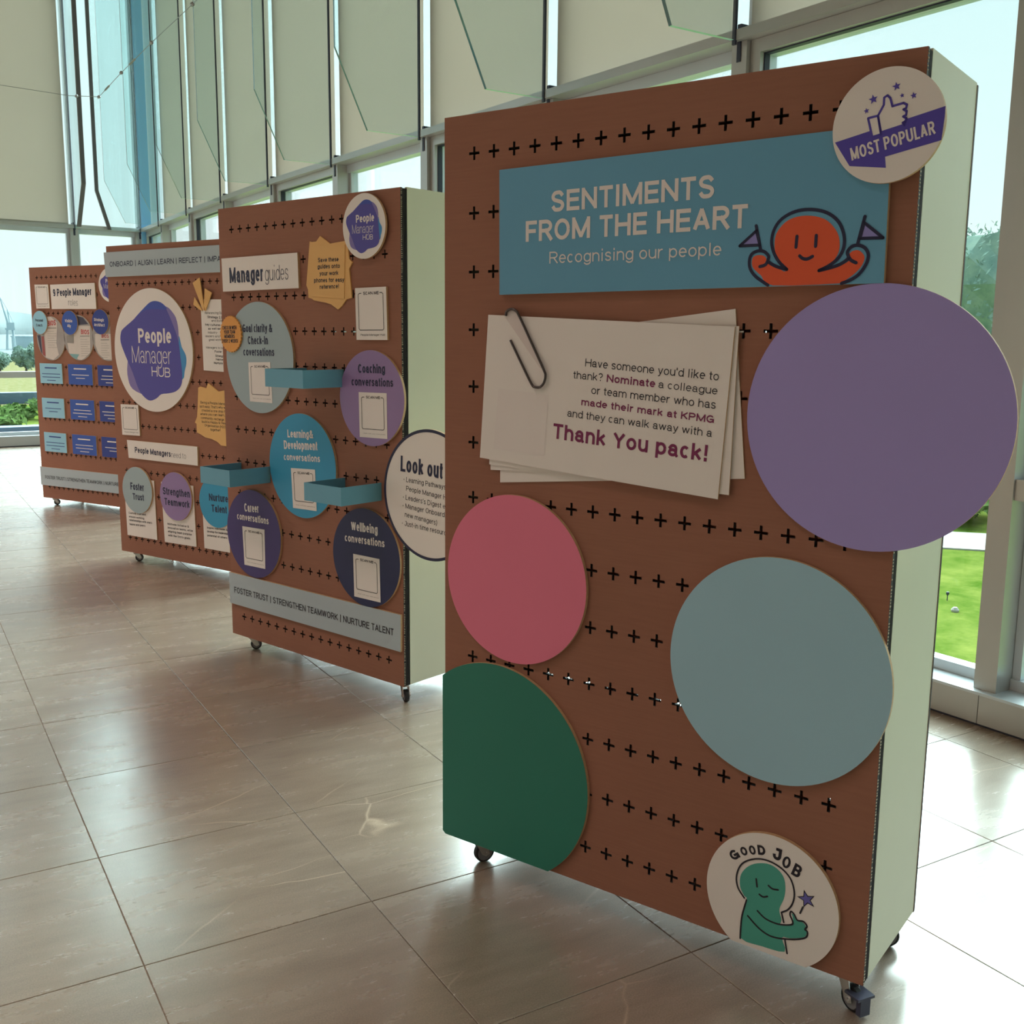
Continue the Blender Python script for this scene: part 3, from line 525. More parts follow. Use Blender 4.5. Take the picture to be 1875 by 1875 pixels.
# ---- lettering: a small stroke font, drawn on a unit cap height
def arc(cx, cy, rx, ry, a0, a1, n=12): return [(cx+rx*math.cos(math.radians(a0+(a1-a0)*i/n)), cy+ry*math.sin(math.radians(a0+(a1-a0)*i/n))) for i in range(n+1)]
def S_(h): return spline([(.97, .80*h), (.74, .98*h), (.5, 1*h), (.22, .96*h), (.04, .78*h), (.16, .60*h), (.5, .51*h), (.84, .42*h), (.98, .24*h), (.80, .04*h), (.5, 0), (.22, .03*h), (.02, .22*h)], 3)
def O_(h): return arc(.5, h/2, .5, h/2, 0, 360, 20)
X_ = .72
GLY = {
 'A': (.74, [[(0, 0), (.5, 1)], [(1, 0), (.5, 1)], [(.19, .30), (.81, .30)]]), 'B': (.72, [[(0, -.0), (0, 1)], [(0, 1), (.55, 1)]+arc(.55, .76, .40, .24, 90, -90)+[(0, .52)], [(0, .52), (.56, .52)]+arc(.56, .26, .44, .26, 90, -90)+[(0, 0)]]),
 'C': (.74, [arc(.5, .5, .5, .5, 42, 318, 18)]), 'D': (.76, [[(0, 0), (0, 1)], [(0, 1), (.42, 1)]+arc(.42, .5, .58, .5, 90, -90, 16)+[(0, 0)]]),
 'E': (.66, [[(0, 0), (0, 1)], [(-.0, 1), (1, 1)], [(0, .52), (.92, .52)], [(0, 0), (1, 0)]]), 'F': (.62, [[(0, 0), (0, 1)], [(0, 1), (1, 1)], [(0, .5), (.88, .5)]]),
 'G': (.78, [arc(.5, .5, .5, .5, 42, 350, 20), [(1, .45), (.55, .45)], [(1, .45), (1, .05)]]), 'H': (.76, [[(0, 0), (0, 1)], [(1, 0), (1, 1)], [(0, .52), (1, .52)]]), 'I': (.30, [[(.5, 0), (.5, 1)]]),
 'J': (.56, [[(1, 1), (1, .3)]+arc(.5, .3, .5, .3, 0, -175), [(.45, 1), (1, 1)]]), 'K': (.72, [[(0, 0), (0, 1)], [(1, 1), (0, .36)], [(.30, .56), (1, 0)]]), 'L': (.60, [[(0, 0), (0, 1)], [(0, 0), (1, 0)]]),
 'M': (.90, [[(0, 0), (0, 1)], [(1, 0), (1, 1)], [(0, 1), (.5, .02)], [(1, 1), (.5, .02)]]), 'N': (.76, [[(0, 0), (0, 1)], [(1, 0), (1, 1)], [(0, 1), (1, 0)]]), 'O': (.80, [O_(1)]),
 'P': (.70, [[(0, 0), (0, 1)], [(0, 1), (.55, 1)]+arc(.55, .73, .45, .27, 90, -90)+[(0, .46)]]), 'Q': (.80, [O_(1), [(.6, .25), (1, -.02)]]), 'R': (.72, [[(0, 0), (0, 1)], [(0, 1), (.55, 1)]+arc(.55, .74, .43, .26, 90, -90)+[(0, .48)], [(.52, .48), (1, 0)]]),
 'S': (.70, [S_(1)]), 'T': (.66, [[(0, 1), (1, 1)], [(.5, 0), (.5, 1)]]), 'U': (.76, [[(0, 1), (0, .32)]+arc(.5, .32, .5, .32, 180, 360)+[(1, 1)]]), 'V': (.72, [[(0, 1), (.5, 0)], [(1, 1), (.5, 0)]]),
 'W': (1.0, [[(0, 1), (.25, 0)], [(.5, 1), (.25, 0)], [(.5, 1), (.75, 0)], [(1, 1), (.75, 0)]]), 'X': (.70, [[(0, 0), (1, 1)], [(1, 0), (0, 1)]]), 'Y': (.72, [[(0, 1), (.5, .45)], [(1, 1), (.5, .45)], [(.5, .45), (.5, 0)]]), 'Z': (.66, [[(0, 1), (1, 1)], [(1, 1), (0, 0)], [(0, 0), (1, 0)]]),
 'a': (.60, [[(.05, .54)]+arc(.47, .50, .40, .22, 165, 0)+[(.87, .10), (1, 0)], arc(.44, .20, .44, .20, 0, 360, 16)]), 'b': (.62, [[(0, 0), (0, 1)], O_(X_)]), 'c': (.56, [arc(.5, X_/2, .5, X_/2, 45, 315, 14)]), 'd': (.62, [[(1, 0), (1, 1)], O_(X_)]),
 'e': (.60, [arc(.5, X_/2, .5, X_/2, 2, 318, 16), [(0, .37), (1, .37)]]), 'f': (.38, [[(.42, 0), (.42, .78)]+arc(.92, .78, .5, .22, 180, 95, 6), [(0, .70), (.95, .70)]]), 'g': (.62, [O_(X_), [(1, X_), (1, -.04)]+arc(.5, -.04, .5, .24, 0, -150, 8)]),
 'h': (.60, [[(0, 0), (0, 1)], arc(.5, .40, .5, .32, 180, 0)+[(1, 0)]]), 'i': (.28, [[(.5, 0), (.5, .68)], [(.5, .965), (.5, 1.03)]]), 'j': (.30, [[(.6, .70), (.6, -.24)], [(.6, .965), (.6, 1.03)]]), 'k': (.58, [[(0, 0), (0, 1)], [(.95, X_), (0, .25)], [(.35, .42), (1, 0)]]), 'l': (.28, [[(.5, 0), (.5, 1)]]),
 'm': (.92, [[(0, 0), (0, X_)], arc(.25, .44, .25, .28, 180, 0, 8)+[(.5, 0)], arc(.75, .44, .25, .28, 180, 0, 8)+[(1, 0)]]), 'n': (.60, [[(0, 0), (0, X_)], arc(.5, .42, .5, .30, 180, 0)+[(1, 0)]]), 'o': (.62, [O_(X_)]), 'p': (.62, [[(0, X_), (0, -.28)], O_(X_)]), 'q': (.62, [[(1, X_), (1, -.28)], O_(X_)]),
 'r': (.42, [[(0, 0), (0, X_)], arc(.9, .36, .9, .36, 170, 88, 6)]), 's': (.54, [S_(X_)]), 't': (.38, [[(.42, .94), (.42, .16)]+arc(.88, .16, .46, .16, 180, 270, 5), [(0, .70), (1, .70)]]), 'u': (.60, [[(0, X_), (0, .30)]+arc(.5, .30, .5, .30, 180, 360)+[(1, X_)], [(1, 0), (1, X_)]]),
 'v': (.58, [[(0, X_), (.5, 0)], [(1, X_), (.5, 0)]]), 'w': (.84, [[(0, X_), (.25, 0)], [(.5, X_), (.25, 0)], [(.5, X_), (.75, 0)], [(1, X_), (.75, 0)]]), 'x': (.56, [[(0, 0), (1, X_)], [(1, 0), (0, X_)]]), 'y': (.58, [[(0, X_), (.52, 0)], [(1, X_), (.52, 0), (.36, -.22), (.08, -.26)]]), 'z': (.54, [[(0, X_), (1, X_)], [(1, X_), (0, 0)], [(0, 0), (1, 0)]]),
 '0': (.62, [O_(1)]), '2': (.62, [arc(.5, .70, .48, .30, 165, -35, 10)+[(0, 0)], [(0, 0), (1, 0)]]), '9': (.62, [arc(.5, .69, .5, .31, 0, 360, 18), [(1, .69), (1, .40)]+arc(.5, .34, .5, .34, 0, -150, 8)]), '&': (.80, [spline([(1, 0), (.22, .72), (.25, .92), (.45, 1), (.64, .9), (.6, .72), (.12, .42), (0, .22), (.15, .03), (.45, 0), (.75, .12), (.98, .44)], 3)]),
 "'": (.22, [[(.5, .78), (.5, 1)]]), '?': (.58, [arc(.5, .74, .48, .26, 165, -40, 8)+[(.5, .44), (.5, .34)], [(.5, 0), (.5, .05)]]), '!': (.30, [[(.5, .40), (.5, 1)], [(.5, 0), (.5, .05)]]), '.': (.28, [[(.5, -.04), (.5, .08)]]), ',': (.28, [[(.6, .06), (.4, -.14)]]), '-': (.38, [[(0, .38), (1, .38)]]),
 '|': (.36, [[(.5, -.16), (.5, 1.04)]]), '(': (.36, [[(1, 1.04), (.35, .78), (.1, .42), (.35, .05), (1, -.22)]]), ')': (.36, [[(0, 1.04), (.65, .78), (.9, .42), (.65, .05), (0, -.22)]]), '\u2022': (.40, [[(.5, .32), (.5, .50)]]), ':': (.28, [[(.5, -.02), (.5, .1)], [(.5, .56), (.5, .68)]]), ' ': (.30, [])}
STY = {'h': .24, 'r': .115, 's': .15, 'b': .185, 'c': .19, 'x': .185, 't': .05}
def put_text(mb, e, cx, cy, z, mi):
    s, x, y, ang, w, cap, style, col, ref = e
    sb = .05
    adv = lambda q: sum(GLY[c][0]+(.02 if style == 'b' else 0) for c in q)-2*sb
    S = (w/cap)/adv(ref or s); t = STY[style]; t = min(t, .40*(.60-2*sb)*S)
    ca, sa = math.cos(ang), math.sin(ang); X = -sb*S
    for c in s:
        a_, st = GLY[c]; a_ += .02 if style == 'b' else 0; l = X+sb*S; r_ = X+(a_-sb)*S
        for q in st:
            P = [((l+t/2+u*max(r_-l-t, 0), t/2+v*(1-t))) for u, v in q]; vs = []; fs = []
            for i, p in enumerate(P):
                a = P[max(i-1, 0)]; b = P[min(i+1, len(P)-1)]; d = Vector((b[0]-a[0], b[1]-a[1])); d = d.normalized() if d.length > 1e-9 else Vector((0, 1)); n = Vector((-d.y, d.x))*t/2
                e0 = -t*.5 if i == 0 else (t*.5 if i == len(P)-1 else 0)
                if len(P) > 2 and math.dist(P[0], P[-1]) < 1e-6: e0 = 0
                elif len(P) == 2 and c in 'kKvVwWxXyYAMNzZ' and abs(d.x) > .08 and abs(d.y) > .08: e0 *= .35
                elif c in 'CGScse269?' and len(P) > 2: e0 = 0
                px_, py_ = p[0]+d.x*e0, p[1]+d.y*e0
                for sg in (1, -1):
                    a1, b1 = (px_+sg*n.x)*cap, (py_+sg*n.y)*cap; vs.append((x-cx+a1*ca-b1*sa, y-cy+a1*sa+b1*ca, z))
            for i in range(len(P)-1): fs.append((2*i+1, 2*i+3, 2*i+2, 2*i))
            mb.add(vs, fs, mi); z += .000002
        X += a_*S
INK = {'navy': 0, 'ink': 1, 'wine': 2, 'red': 3, 'white': 4}
INKM = [M['navy'], M['ink'], M['wine'], M['red'], M['text_white']]

# ------------------------------------------------------------------ the boards
BOARDS = [dict(O=(1.4530, 2.4501, .0921), a=-1.2362, W=1.2035, H=1.9613, r0=.1025, dr=.14692),
          dict(O=(1.6696, 4.8200, .0786), a=-1.3073, W=1.1926, H=1.9776, r0=.0975, dr=.14875),
          dict(O=(1.7385, 7.1407, .0734), a=-1.1974, W=1.2039, H=1.9684, r0=.1000, dr=.1483),
          dict(O=(1.7682, 9.8928, .0701), a=-1.1297, W=1.2039, H=1.9705, r0=.1010, dr=.1487)]
DEPTH = .39
def frame(k, s=0, t=0):                       # X along the board, Y up, Z out of its face
    b = BOARDS[k]; a = b['a']; u = Vector((math.cos(a), math.sin(a), 0)); n = Vector((u.y, -u.x, 0)); o = Vector(b['O'])+u*s+Vector((0, 0, t))
    return Matrix(((u.x, 0, n.x, o.x), (u.y, 0, n.y, o.y), (0, 1, 0, o.z), (0, 0, 0, 1)))
def slotted_panel(mb, b, z0, z1, mi=0, s_shift=0):
    W, H = b['W'], b['H']; w, Lh = .0034, .0165; xs = [.098+.0628*j for j in range(17)]; ys = [b['r0']+b['dr']*r for r in range(13)]
    cx, cy = .0314, b['dr']/2; X0, X1, Y0, Y1 = xs[0]-cx, xs[-1]+cx, ys[0]-cy, ys[-1]+cy
    for z, flip in ((z1, False), (z0, True)):
        def q(p):
            mb.add([(x, y, z) for x, y in p], [tuple(range(len(p))) if not flip else tuple(reversed(range(len(p))))], mi)
        q([(0, 0), (X0, 0), (X0, H), (0, H)]); q([(X1, 0), (W, 0), (W, H), (X1, H)]); q([(X0, 0), (X1, 0), (X1, Y0), (X0, Y0)]); q([(X0, Y1), (X1, Y1), (X1, H), (X0, H)])
        for x in xs:
            for y in ys:
                q([(x-cx, y-cy), (x-w, y-cy), (x-w, y-Lh), (x-w, y-w), (x-Lh, y-w), (x-Lh, y+w), (x-w, y+w), (x-w, y+Lh), (x-w, y+cy), (x-cx, y+cy)])
                q([(x+cx, y+cy), (x+w, y+cy), (x+w, y+Lh), (x+w, y+w), (x+Lh, y+w), (x+Lh, y-w), (x+w, y-w), (x+w, y-Lh), (x+w, y-cy), (x+cx, y-cy)])
                q([(x-w, y+Lh), (x+w, y+Lh), (x+w, y+cy), (x-w, y+cy)]); q([(x-w, y-cy), (x+w, y-cy), (x+w, y-Lh), (x-w, y-Lh)])
    for x in xs:
        for y in ys:
            P = [(x-w, y-Lh), (x+w, y-Lh), (x+w, y-w), (x+Lh, y-w), (x+Lh, y+w), (x+w, y+w), (x+w, y+Lh), (x-w, y+Lh), (x-w, y+w), (x-Lh, y+w), (x-Lh, y-w), (x-w, y-w)]
            n = 12; mb.add([(a, c, z0) for a, c in P]+[(a, c, z1) for a, c in P], [((i+1) % n, i, n+i, n+(i+1) % n) for i in range(n)], 1)  # slot walls coloured near black, painting the shade inside the slots
    mb.add([(0, 0, z0), (W, 0, z0), (W, H, z0), (0, H, z0), (0, 0, z1), (W, 0, z1), (W, H, z1), (0, H, z1)], [(0, 1, 5, 4), (1, 2, 6, 5), (2, 3, 7, 6), (3, 0, 4, 7)], 1)
def make_caster(parent, s, d, zb, ang, brake=False):
    """a swivel caster under the board: s along it, d back from its face (parent frame: X along, Y up, Z out)"""
    r = .030 if zb > .085 else .026; T = Matrix.Translation((s, 0, -d))@Matrix.Rotation(ang, 4, 'Y'); off = .020
    def tp(p): return tuple(T@Vector(p))
    mb = MB(); mb.box((-.028, -.004, -.028), (.028, -.0005, .028), 0, T); mb.tube([tp((0, -.004, 0)), tp((0, -.014, 0))], .016, 14)
    yb = -zb+r
    for sx in (-1, 1):
        P = [(-.018, -.014), (.018, -.014), (off+.012, yb-.004), (off, yb-.010), (off-.012, yb-.002)]
        z = sx*.013; n = len(P)
        vs = [tp((x, y, z)) for x, y in P]+[tp((x, y, z+sx*.002)) for x, y in P]
        mb.add(vs, [tuple(range(n)), tuple(reversed(range(n, 2*n)))]+[(i, (i+1) % n, n+(i+1) % n, n+i) for i in range(n)])
    mb.box((-.018, -.018, -.015), (.018, -.013, .015), 0, T)
    mb.tube([tp((off, yb, -.019)), tp((off, yb, .019))], .0045, 8)
    f = mb.build('caster', M['chrome'], parent); f['label'] = 'zinc swivel caster with black wheel'
    wm = MB(); n = 28; prof = [(-.010, r-.006), (-.010, r-.003), (-.006, r), (.006, r), (.010, r-.003), (.010, r-.006)]
    vs = []; fs = []
    for i in range(n):
        a = 2*math.pi*i/n
        for z, q in prof: vs.append(tp((off+q*math.cos(a), yb+q*math.sin(a), z)))
    m = len(prof)
    for i in range(n):
        for j in range(m-1): fs.append((i*m+j, ((i+1) % n)*m+j, ((i+1) % n)*m+j+1, i*m+j+1))
    wm.add(vs, fs, 0)
    wm.tube([tp((off, yb, -.008)), tp((off, yb, .008))], r-.0055, n, 1)
    wm.build('wheel', [M['black'], M['wheel_grey']], f)
    if brake:
        bm_ = MB(); bm_.box((off-.002, yb+.018, -.024), (off+.042, yb+.024, .024), 0, T@Matrix.Rotation(0, 4, 'Z')); bm_.box((off+.026, yb-.022, -.014), (off+.040, yb+.019, .014), 0, T)
        bm_.build('brake_pedal', M['blue_plastic'], f)
def make_board(k, label, brake=False):
    b = BOARDS[k]; W, H = b['W'], b['H']; o = empty('display_board', frame(k))
    tag(o, label, 'display board')
    mb = MB(); slotted_panel(mb, b, -.010, 0); mb.build('front_panel', [M['kraft'], M['gap']], o)
    mb = MB(); slotted_panel(mb, b, -DEPTH, -DEPTH+.010); mb.build('back_panel', [M['kraft'], M['gap']], o)
    for s0, s1, nm in ((.006, .016, 'side_panel'), (W-.014, W-.001, 'side_panel')):
        mb = MB(); mb.box((s0, .002, -DEPTH+.010), (s1, H+.004, -.036)); mb.build(nm, M['cream'], o)['label'] = 'cream side panel'
    mb = MB(); mb.box((.016, H-.014, -DEPTH+.011), (W-.015, H-.004, -.011)); mb.build('top_panel', M['kraft'], o)
    mb = MB(); mb.box((.016, .001, -DEPTH+.011), (W-.015, .012, -.011)); mb.build('bottom_panel', M['kraft'], o)
    mb = MB(); mb.box((W-.010, .001, -.0358), (W-.004, H-.002, -.0105))
    for i in range(3): mb.box((W-.004, .001, -.0335+i*.008), (W-.001, H-.002, -.0300+i*.008))
    m2 = MB(); m2.box((.004, .001, -.0358), (.010, H-.002, -.0105)); m2.build('edge_seal', M['gap'], o); mb.build('edge_seal', M['gap'], o)['label'] = 'black edge seal'
    mb = MB(); n = int(H/.0072)
    for i in range(n):
        y = .003+i*.0072+R.uniform(-.0006, .0006); mb.box((W-.0005, y, -.0085+R.uniform(0, .003)), (W+.0009, y+R.uniform(.0018, .0034), -.0016)) if R.random() > .12 else None
    mb.build('corrugated_edge', M['flute'], o)
    zb = b['O'][2]
    for s, d, a, br in ((.075, .055, 1.1, False), (W-.05, .05, -.5, brake), (.075, DEPTH-.05, 2.2, False), (W-.07, DEPTH-.05, .4, False)): make_caster(o, s, d, zb, a, br)
    return o
make_board(0, 'nearest tall brown slotted cardboard board with big plain coloured discs', True)
make_board(1, 'tall brown cardboard board headed Manager guides, second from the camera')
make_board(2, 'brown cardboard board with big hub logo disc, third from the camera')
make_board(3, 'farthest brown cardboard board headed 9 People Manager roles, by far window')

# ------------------------------------------------------------------ signs
def sign(k, name, label, cat, pts, z0, th, face, edge=None, group=None):
    cx = sum(p[0] for p in pts)/len(pts); cy = sum(p[1] for p in pts)/len(pts)
    mb = MB(); mb.prism([(x-cx, y-cy) for x, y in pts], z0, z0+th, 0, 1)
    o = link(name, mb.mesh(name), None, [M[face], M[edge or 'kraft_edge']], frame(k, cx, cy))
    tag(o, label, cat, group); o['_c'] = (cx, cy); o['_z'] = z0+th
    return o
def letters(o, key, dz=.0007):
    cx, cy = o['_c']; z = o['_z']+dz
    for e in TXT[key]:
        mb = MB(); put_text(mb, e, cx, cy, z, 0); mb.build('lettering', [INKM[INK[e[7]]]], o)
def shape(o, name, polys, mats, dz=.0005):
    """flat print: polys is a list of (points, material index, layer)"""
    cx, cy = o['_c']; mb = MB()
    for pts, mi, ly in polys: mb.flat([(x-cx, y-cy) for x, y in pts], o['_z']+dz+ly*.00012, mi)
    return mb.build(name, mats, o)
def strokes(o, name, lines, w, mat, dz=.0011):
    cx, cy = o['_c']; mb = MB()
    for l in lines: ribbon(mb, [(x-cx, y-cy) for x, y in l], w, o['_z']+dz, 0)
    return mb.build(name, [mat], o)
def rect(p): return list(p)
def quad(x0, y0, x1, y1): return [(x0, y0), (x1, y0), (x1, y1), (x0, y1)]
def star(cx, cy, r, rot=math.pi/2): return [(cx+(r if i % 2 == 0 else r*.42)*math.cos(rot+i*math.pi/5), cy+(r if i % 2 == 0 else r*.42)*math.sin(rot+i*math.pi/5)) for i in range(10)]

# --- nearest board
o = sign(0, 'banner', 'blue banner reading Sentiments from the Heart with orange waving figure', 'banner', [(.187, 1.816), (1.148, 1.824), (1.152, 1.520), (.190, 1.512)], .0005, .011, 'signblue')
letters(o, 'sent')
A = ART
shape(o, 'printed_figure', [(spline(A['m_body'], 3, True), 0, 0)], [M['orange']])
for t in (A['m_flL'], A['m_flR']): shape(o, 'printed_flag', [(t, 0, 1)], [M['lilac_ink']])
strokes(o, 'figure_outline', [A[n] for n in ('m_head', 'm_armL', 'm_thL', 'm_armR', 'm_thR', 'm_eyeL', 'm_eyeR', 'm_mouth', 'm_poleL', 'm_poleR')]+[A['m_flL']+A['m_flL'][:1]]*0, .0068, M['navy'])
cx, cy = o['_c']
for t in (A['m_flL'], A['m_flR']):
    mb = MB()
    for i in range(3): ribbon(mb, [(t[i][0]-cx, t[i][1]-cy), (t[(i+1) % 3][0]-cx, t[(i+1) % 3][1]-cy)], .0062, o['_z']+.0012, 0)
    mb.build('flag_outline', [M['navy']], o)

o = sign(0, 'badge', 'round white Most Popular badge with thumbs-up on the board corner', 'badge', circle(1.1422, 1.8197, .1083), .012, .010, 'white')
shape(o, 'ribbon_print', [(A['ribbon'], 0, 0)], [M['violet']]); letters(o, 'popular', .0010)
shape(o, 'thumb_print', [(A['sleeve'], 0, 3), (A['hand'], 0, 3)], [M['white']])
strokes(o, 'thumb_outline', [], .003, M['violet']) if 0 else None
cx, cy = o['_c']; mb = MB()
for pl in (A['sleeve'], A['hand']):
    q = pl+pl[:1]
    for i in range(len(q)-1): ribbon(mb, [(q[i][0]-cx, q[i][1]-cy), (q[i+1][0]-cx, q[i+1][1]-cy)], .0044, o['_z']+.0012, 0)
mb.build('thumb_outline', [M['violet']], o)
S = A['stars']; 
for i in range(0, 10, 2): shape(o, 'star_print', [(star(S[i][0], S[i][1], 1.1*math.dist(S[i], S[i+1]), math.pi/2+.2), 0, 1)], [M['violet']])

sign(0, 'disc', 'large plain lilac disc overhanging the right edge of nearest board', 'disc', circle(1.1460, 1.2478, .2725, 96), .0005, .010, 'purple')
sign(0, 'disc', 'plain pink disc at the left of the nearest board', 'disc', circle(.2430, .7802, .2245, 96), .0005, .010, 'pink')
sign(0, 'disc', 'plain dark green disc cut off at the lower left corner of nearest board', 'disc', clip_poly(clip_poly(circle(.1868, .2410, .2980, 96), 1, 0, -.001), 0, 1, .002), .0005, .010, 'green')
sign(0, 'disc', 'plain pale blue disc low at the right of the nearest board', 'disc', circle(.9660, .6759, .2595, 96), .0005, .010, 'pale_blue')

# the stack of sheets, each sheet its own
for nm, z, lb in (('sheetC', .0005, 'blank white card tilted up at the right, under the Thank You pack card'), ('sheetD', .0040, 'blank white card peeping out bottom left under the Thank You pack card'), ('sheetB', .0075, 'blank white card directly beneath the Thank You pack card')):
    sign(0, 'card', lb, 'card', A[nm], z, .0032, 'white')
o = sign(0, 'card', 'white card with Thank You pack message, front of the sheet stack', 'card', A['sheetA'], .0110, .0045, 'white')
letters(o, 'thank'); shape(o, 'pale_square', [(A['codesq'], 0, 0)], [M['text_white']])
cx, cy = .2085, 1.40; mb = MB(); mb.tube([(x-cx, y-cy, .0165+.0035+(.002 if 3 < i < 40 else 0)) for i, (x, y) in enumerate(spline(A['clip'], 4))], .0032, 10)
tag(link('paper_clip', mb.mesh('paper_clip', True), None, [M['wire']], frame(0, cx, cy)), 'big wire paper clip at top left of the white card stack', 'paper clip')
mb = MB(); t = [A['clip'][i] for i in range(0, 8)]
mb.prism([(x-cx, y-cy) for x, y in t]+[(A['clip'][7][0]-.012-cx, A['clip'][7][1]-cy), (A['clip'][0][0]-.003-cx, A['clip'][0][1]-.004-cy)], .0158, .0178)
mb.build('clip_backing', [M['clip_white']], bpy.data.objects['paper_clip'])['label'] = 'pale backing card in the loop'

o = sign(0, 'disc', 'round white Good Job disc with green winking figure, bottom right', 'disc', clip_poly(circle(.9854, .1329, .1601, 96), 0, 1, .001), .0005, .011, 'white')
letters(o, 'good')
shape(o, 'printed_figure', [(spline(A['gj_fill'], 3, True), 0, 0)], [M['teal']])
strokes(o, 'figure_outline', [A['g%d' % i] for i in (1, 2, 3, 4, 5)], .0040, M['ink']); strokes(o, 'face_print', [A['g%d' % i] for i in (6, 7, 8, 9)], .0042, M['ink'])
g = A['gstar']; rs = math.dist(g[0], g[1]); shape(o, 'star_print', [(star(*g[0], rs*1.05, math.pi/2+.35), 0, 1), (star(*g[0], rs*.78, math.pi/2+.35), 1, 2)], [M['ink'], M['star']])

# --- second board
o = sign(1, 'title_card', 'white title card reading Manager guides', 'sign', [(.030, 1.758), (.577, 1.761), (.581, 1.615), (.034, 1.611)], .0005, .011, 'white'); letters(o, 'guides')
NOTE = [(.654, 1.803), (.668, 1.800), (.696, 1.801), (.721, 1.821), (.782, 1.788), (.890, 1.795), (.899, 1.723), (.918, 1.709), (.898, 1.684), (.912, 1.570), (.878, 1.564), (.850, 1.539), (.826, 1.524), (.782, 1.546), (.748, 1.553), (.674, 1.563), (.660, 1.570), (.638, 1.575), (.636, 1.608), (.626, 1.626), (.644, 1.741)]
o = sign(1, 'note_stack', 'mustard paper note stack reading Save these guides onto your work phones', 'note', NOTE, .0005, .006, 'yellow', 'yellow')
mb = MB(); cx, cy = o['_c']; mb.prism([(x-cx, y-cy) for x, y in [(.664, 1.788), (.878, 1.780), (.868, 1.566), (.655, 1.580)]], .0066, .0092); mb.build('top_sheet', [M['yellow']], o); o['_z'] = .0092; letters(o, 'save')
def card_border(o, q, w=.0028, dz=.0006):
    """the rounded frame printed around a scan code, the code itself left out"""
    cx, cy = o['_c']; mb = MB()
    def P(u, v): return ((q[0][0]*(1-u)+q[1][0]*u)*(1-v)+(q[3][0]*(1-u)+q[2][0]*u)*v-cx, (q[0][1]*(1-u)+q[1][1]*u)*(1-v)+(q[3][1]*(1-u)+q[2][1]*u)*v-cy)
    pts = [P(.20, .105), P(.14, .105), P(.10, .13), P(.10, .78), P(.13, .81), P(.87, .81), P(.90, .78), P(.90, .13), P(.86, .105), P(.80, .105)]
    for i in range(len(pts)-1): ribbon(mb, [pts[i], pts[i+1]], w, o['_z']+dz, 0)
    mb.build('printed_frame', [M['ink']], o)
def qr_card(k, key, q, label):
    o = sign(k, 'scan_card', label, 'card', q, .0005, .010, 'white'); letters(o, key); card_border(o, q); return o
qr_card(1, 'qr1', [(.937, 1.607), (1.119, 1.609), (1.124, 1.404), (.942, 1.403)], 'white Scan Me card at the right edge of the second board')
o = sign(1, 'badge', 'small round hub logo badge at the top of the second board', 'badge', circle(1.0047, 1.843, .1248), .0095, .010, 'white')
HUBC, HUBR = (.434, 1.3213), .3785
def logo(o, c, r):
    f = r/HUBR
    def mp(pts): return [((x-HUBC[0])*f+c[0], (y-HUBC[1])*f+c[1]) for x, y in pts]
    shape(o, 'printed_logo', [(spline(mp(A['blob_c']), 3, True), 2, 0), (spline(mp(A['blob_b']), 3, True), 1, 1), (spline(mp(A['blob_a']), 3, True), 0, 2), (spline(mp(A['blob_d']), 3, True), 3, 3)], [M['logo_a'], M['logo_b'], M['logo_c'], M['logo_d']])
    cx, cy = o['_c']; mb = MB()
    for s, x, y, a, w, cap, st, col, ref in TXT['logo']: put_text(mb, (s, (x-HUBC[0])*f+c[0], (y-HUBC[1])*f+c[1], a, w*f, cap*f, st, col, ref), cx, cy, o['_z']+.0013, 0)
    mb.build('lettering', [M['text_white']], o)
logo(o, (1.0047, 1.843), .1248)
def talk(k, key, label, c, r, mat, z0=.0005):
    o = sign(k, 'disc', label, 'disc', circle(*c, r, 96), z0, .011, mat); letters(o, key)
    if 'qr_'+key in TXT:
        q = ART['qr_'+key]; cx, cy = o['_c']; mb = MB(); mb.prism([(x-cx, y-cy) for x, y in q], o['_z']+.0003, o['_z']+.0015); cd = mb.build('scan_label', [M['white']], o); cd['label'] = 'white Scan Me label'
        mb = MB(); z = o['_z']+.0022
        for e in TXT['qr_'+key]: put_text(mb, e, cx, cy, z, 0)
        mb.build('label_print', [M['ink']], cd)
        def P(u, v): return ((q[0][0]*(1-u)+q[1][0]*u)*(1-v)+(q[3][0]*(1-u)+q[2][0]*u)*v-cx, (q[0][1]*(1-u)+q[1][1]*u)*(1-v)+(q[3][1]*(1-u)+q[2][1]*u)*v-cy)
        pts = [P(.20, .105), P(.14, .105), P(.10, .13), P(.10, .78), P(.13, .81), P(.87, .81), P(.90, .78), P(.90, .13), P(.86, .105), P(.80, .105)]; mb = MB()
        for i in range(len(pts)-1): ribbon(mb, [pts[i], pts[i+1]], .0024, z, 0)
        mb.build('label_frame', [M['ink']], cd)
    return o
talk(1, 'goal', 'duck-egg blue disc reading Goal clarity and Check-In conversations', (.2888, 1.3183), .2447, 'goal')
talk(1, 'coach', 'dusty lilac disc reading Coaching conversations', (1.0262, 1.1717), .1917, 'lilac')
talk(1, 'learn', 'bright blue disc reading Learning and Development conversations', (.5732, .8596), .2275, 'cyan')
talk(1, 'career', 'dark purple disc reading Career conversations', (.2063, .5124), .2049, 'indigo')
talk(1, 'well', 'navy disc reading Wellbeing conversations', (.9795, .5121), .2070, 'midnight')
sc = [(.0936+(.0826 if i % 2 else .0775)*math.cos(2*math.pi*i/60), 1.4212+(.0826 if i % 2 else .0775)*math.sin(2*math.pi*i/60)) for i in range(60)]
o = sign(1, 'sticker', 'small orange scalloped sticker over the edge of the Goal clarity disc', 'sticker', sc, .0125, .008, 'amber', 'amber'); letters(o, 'scallop')
o = sign(1, 'disc', 'white disc with navy rim reading Look out, overhanging second board', 'disc', circle(1.3672, .8146, .2558, 96), .0125, .012, 'white')
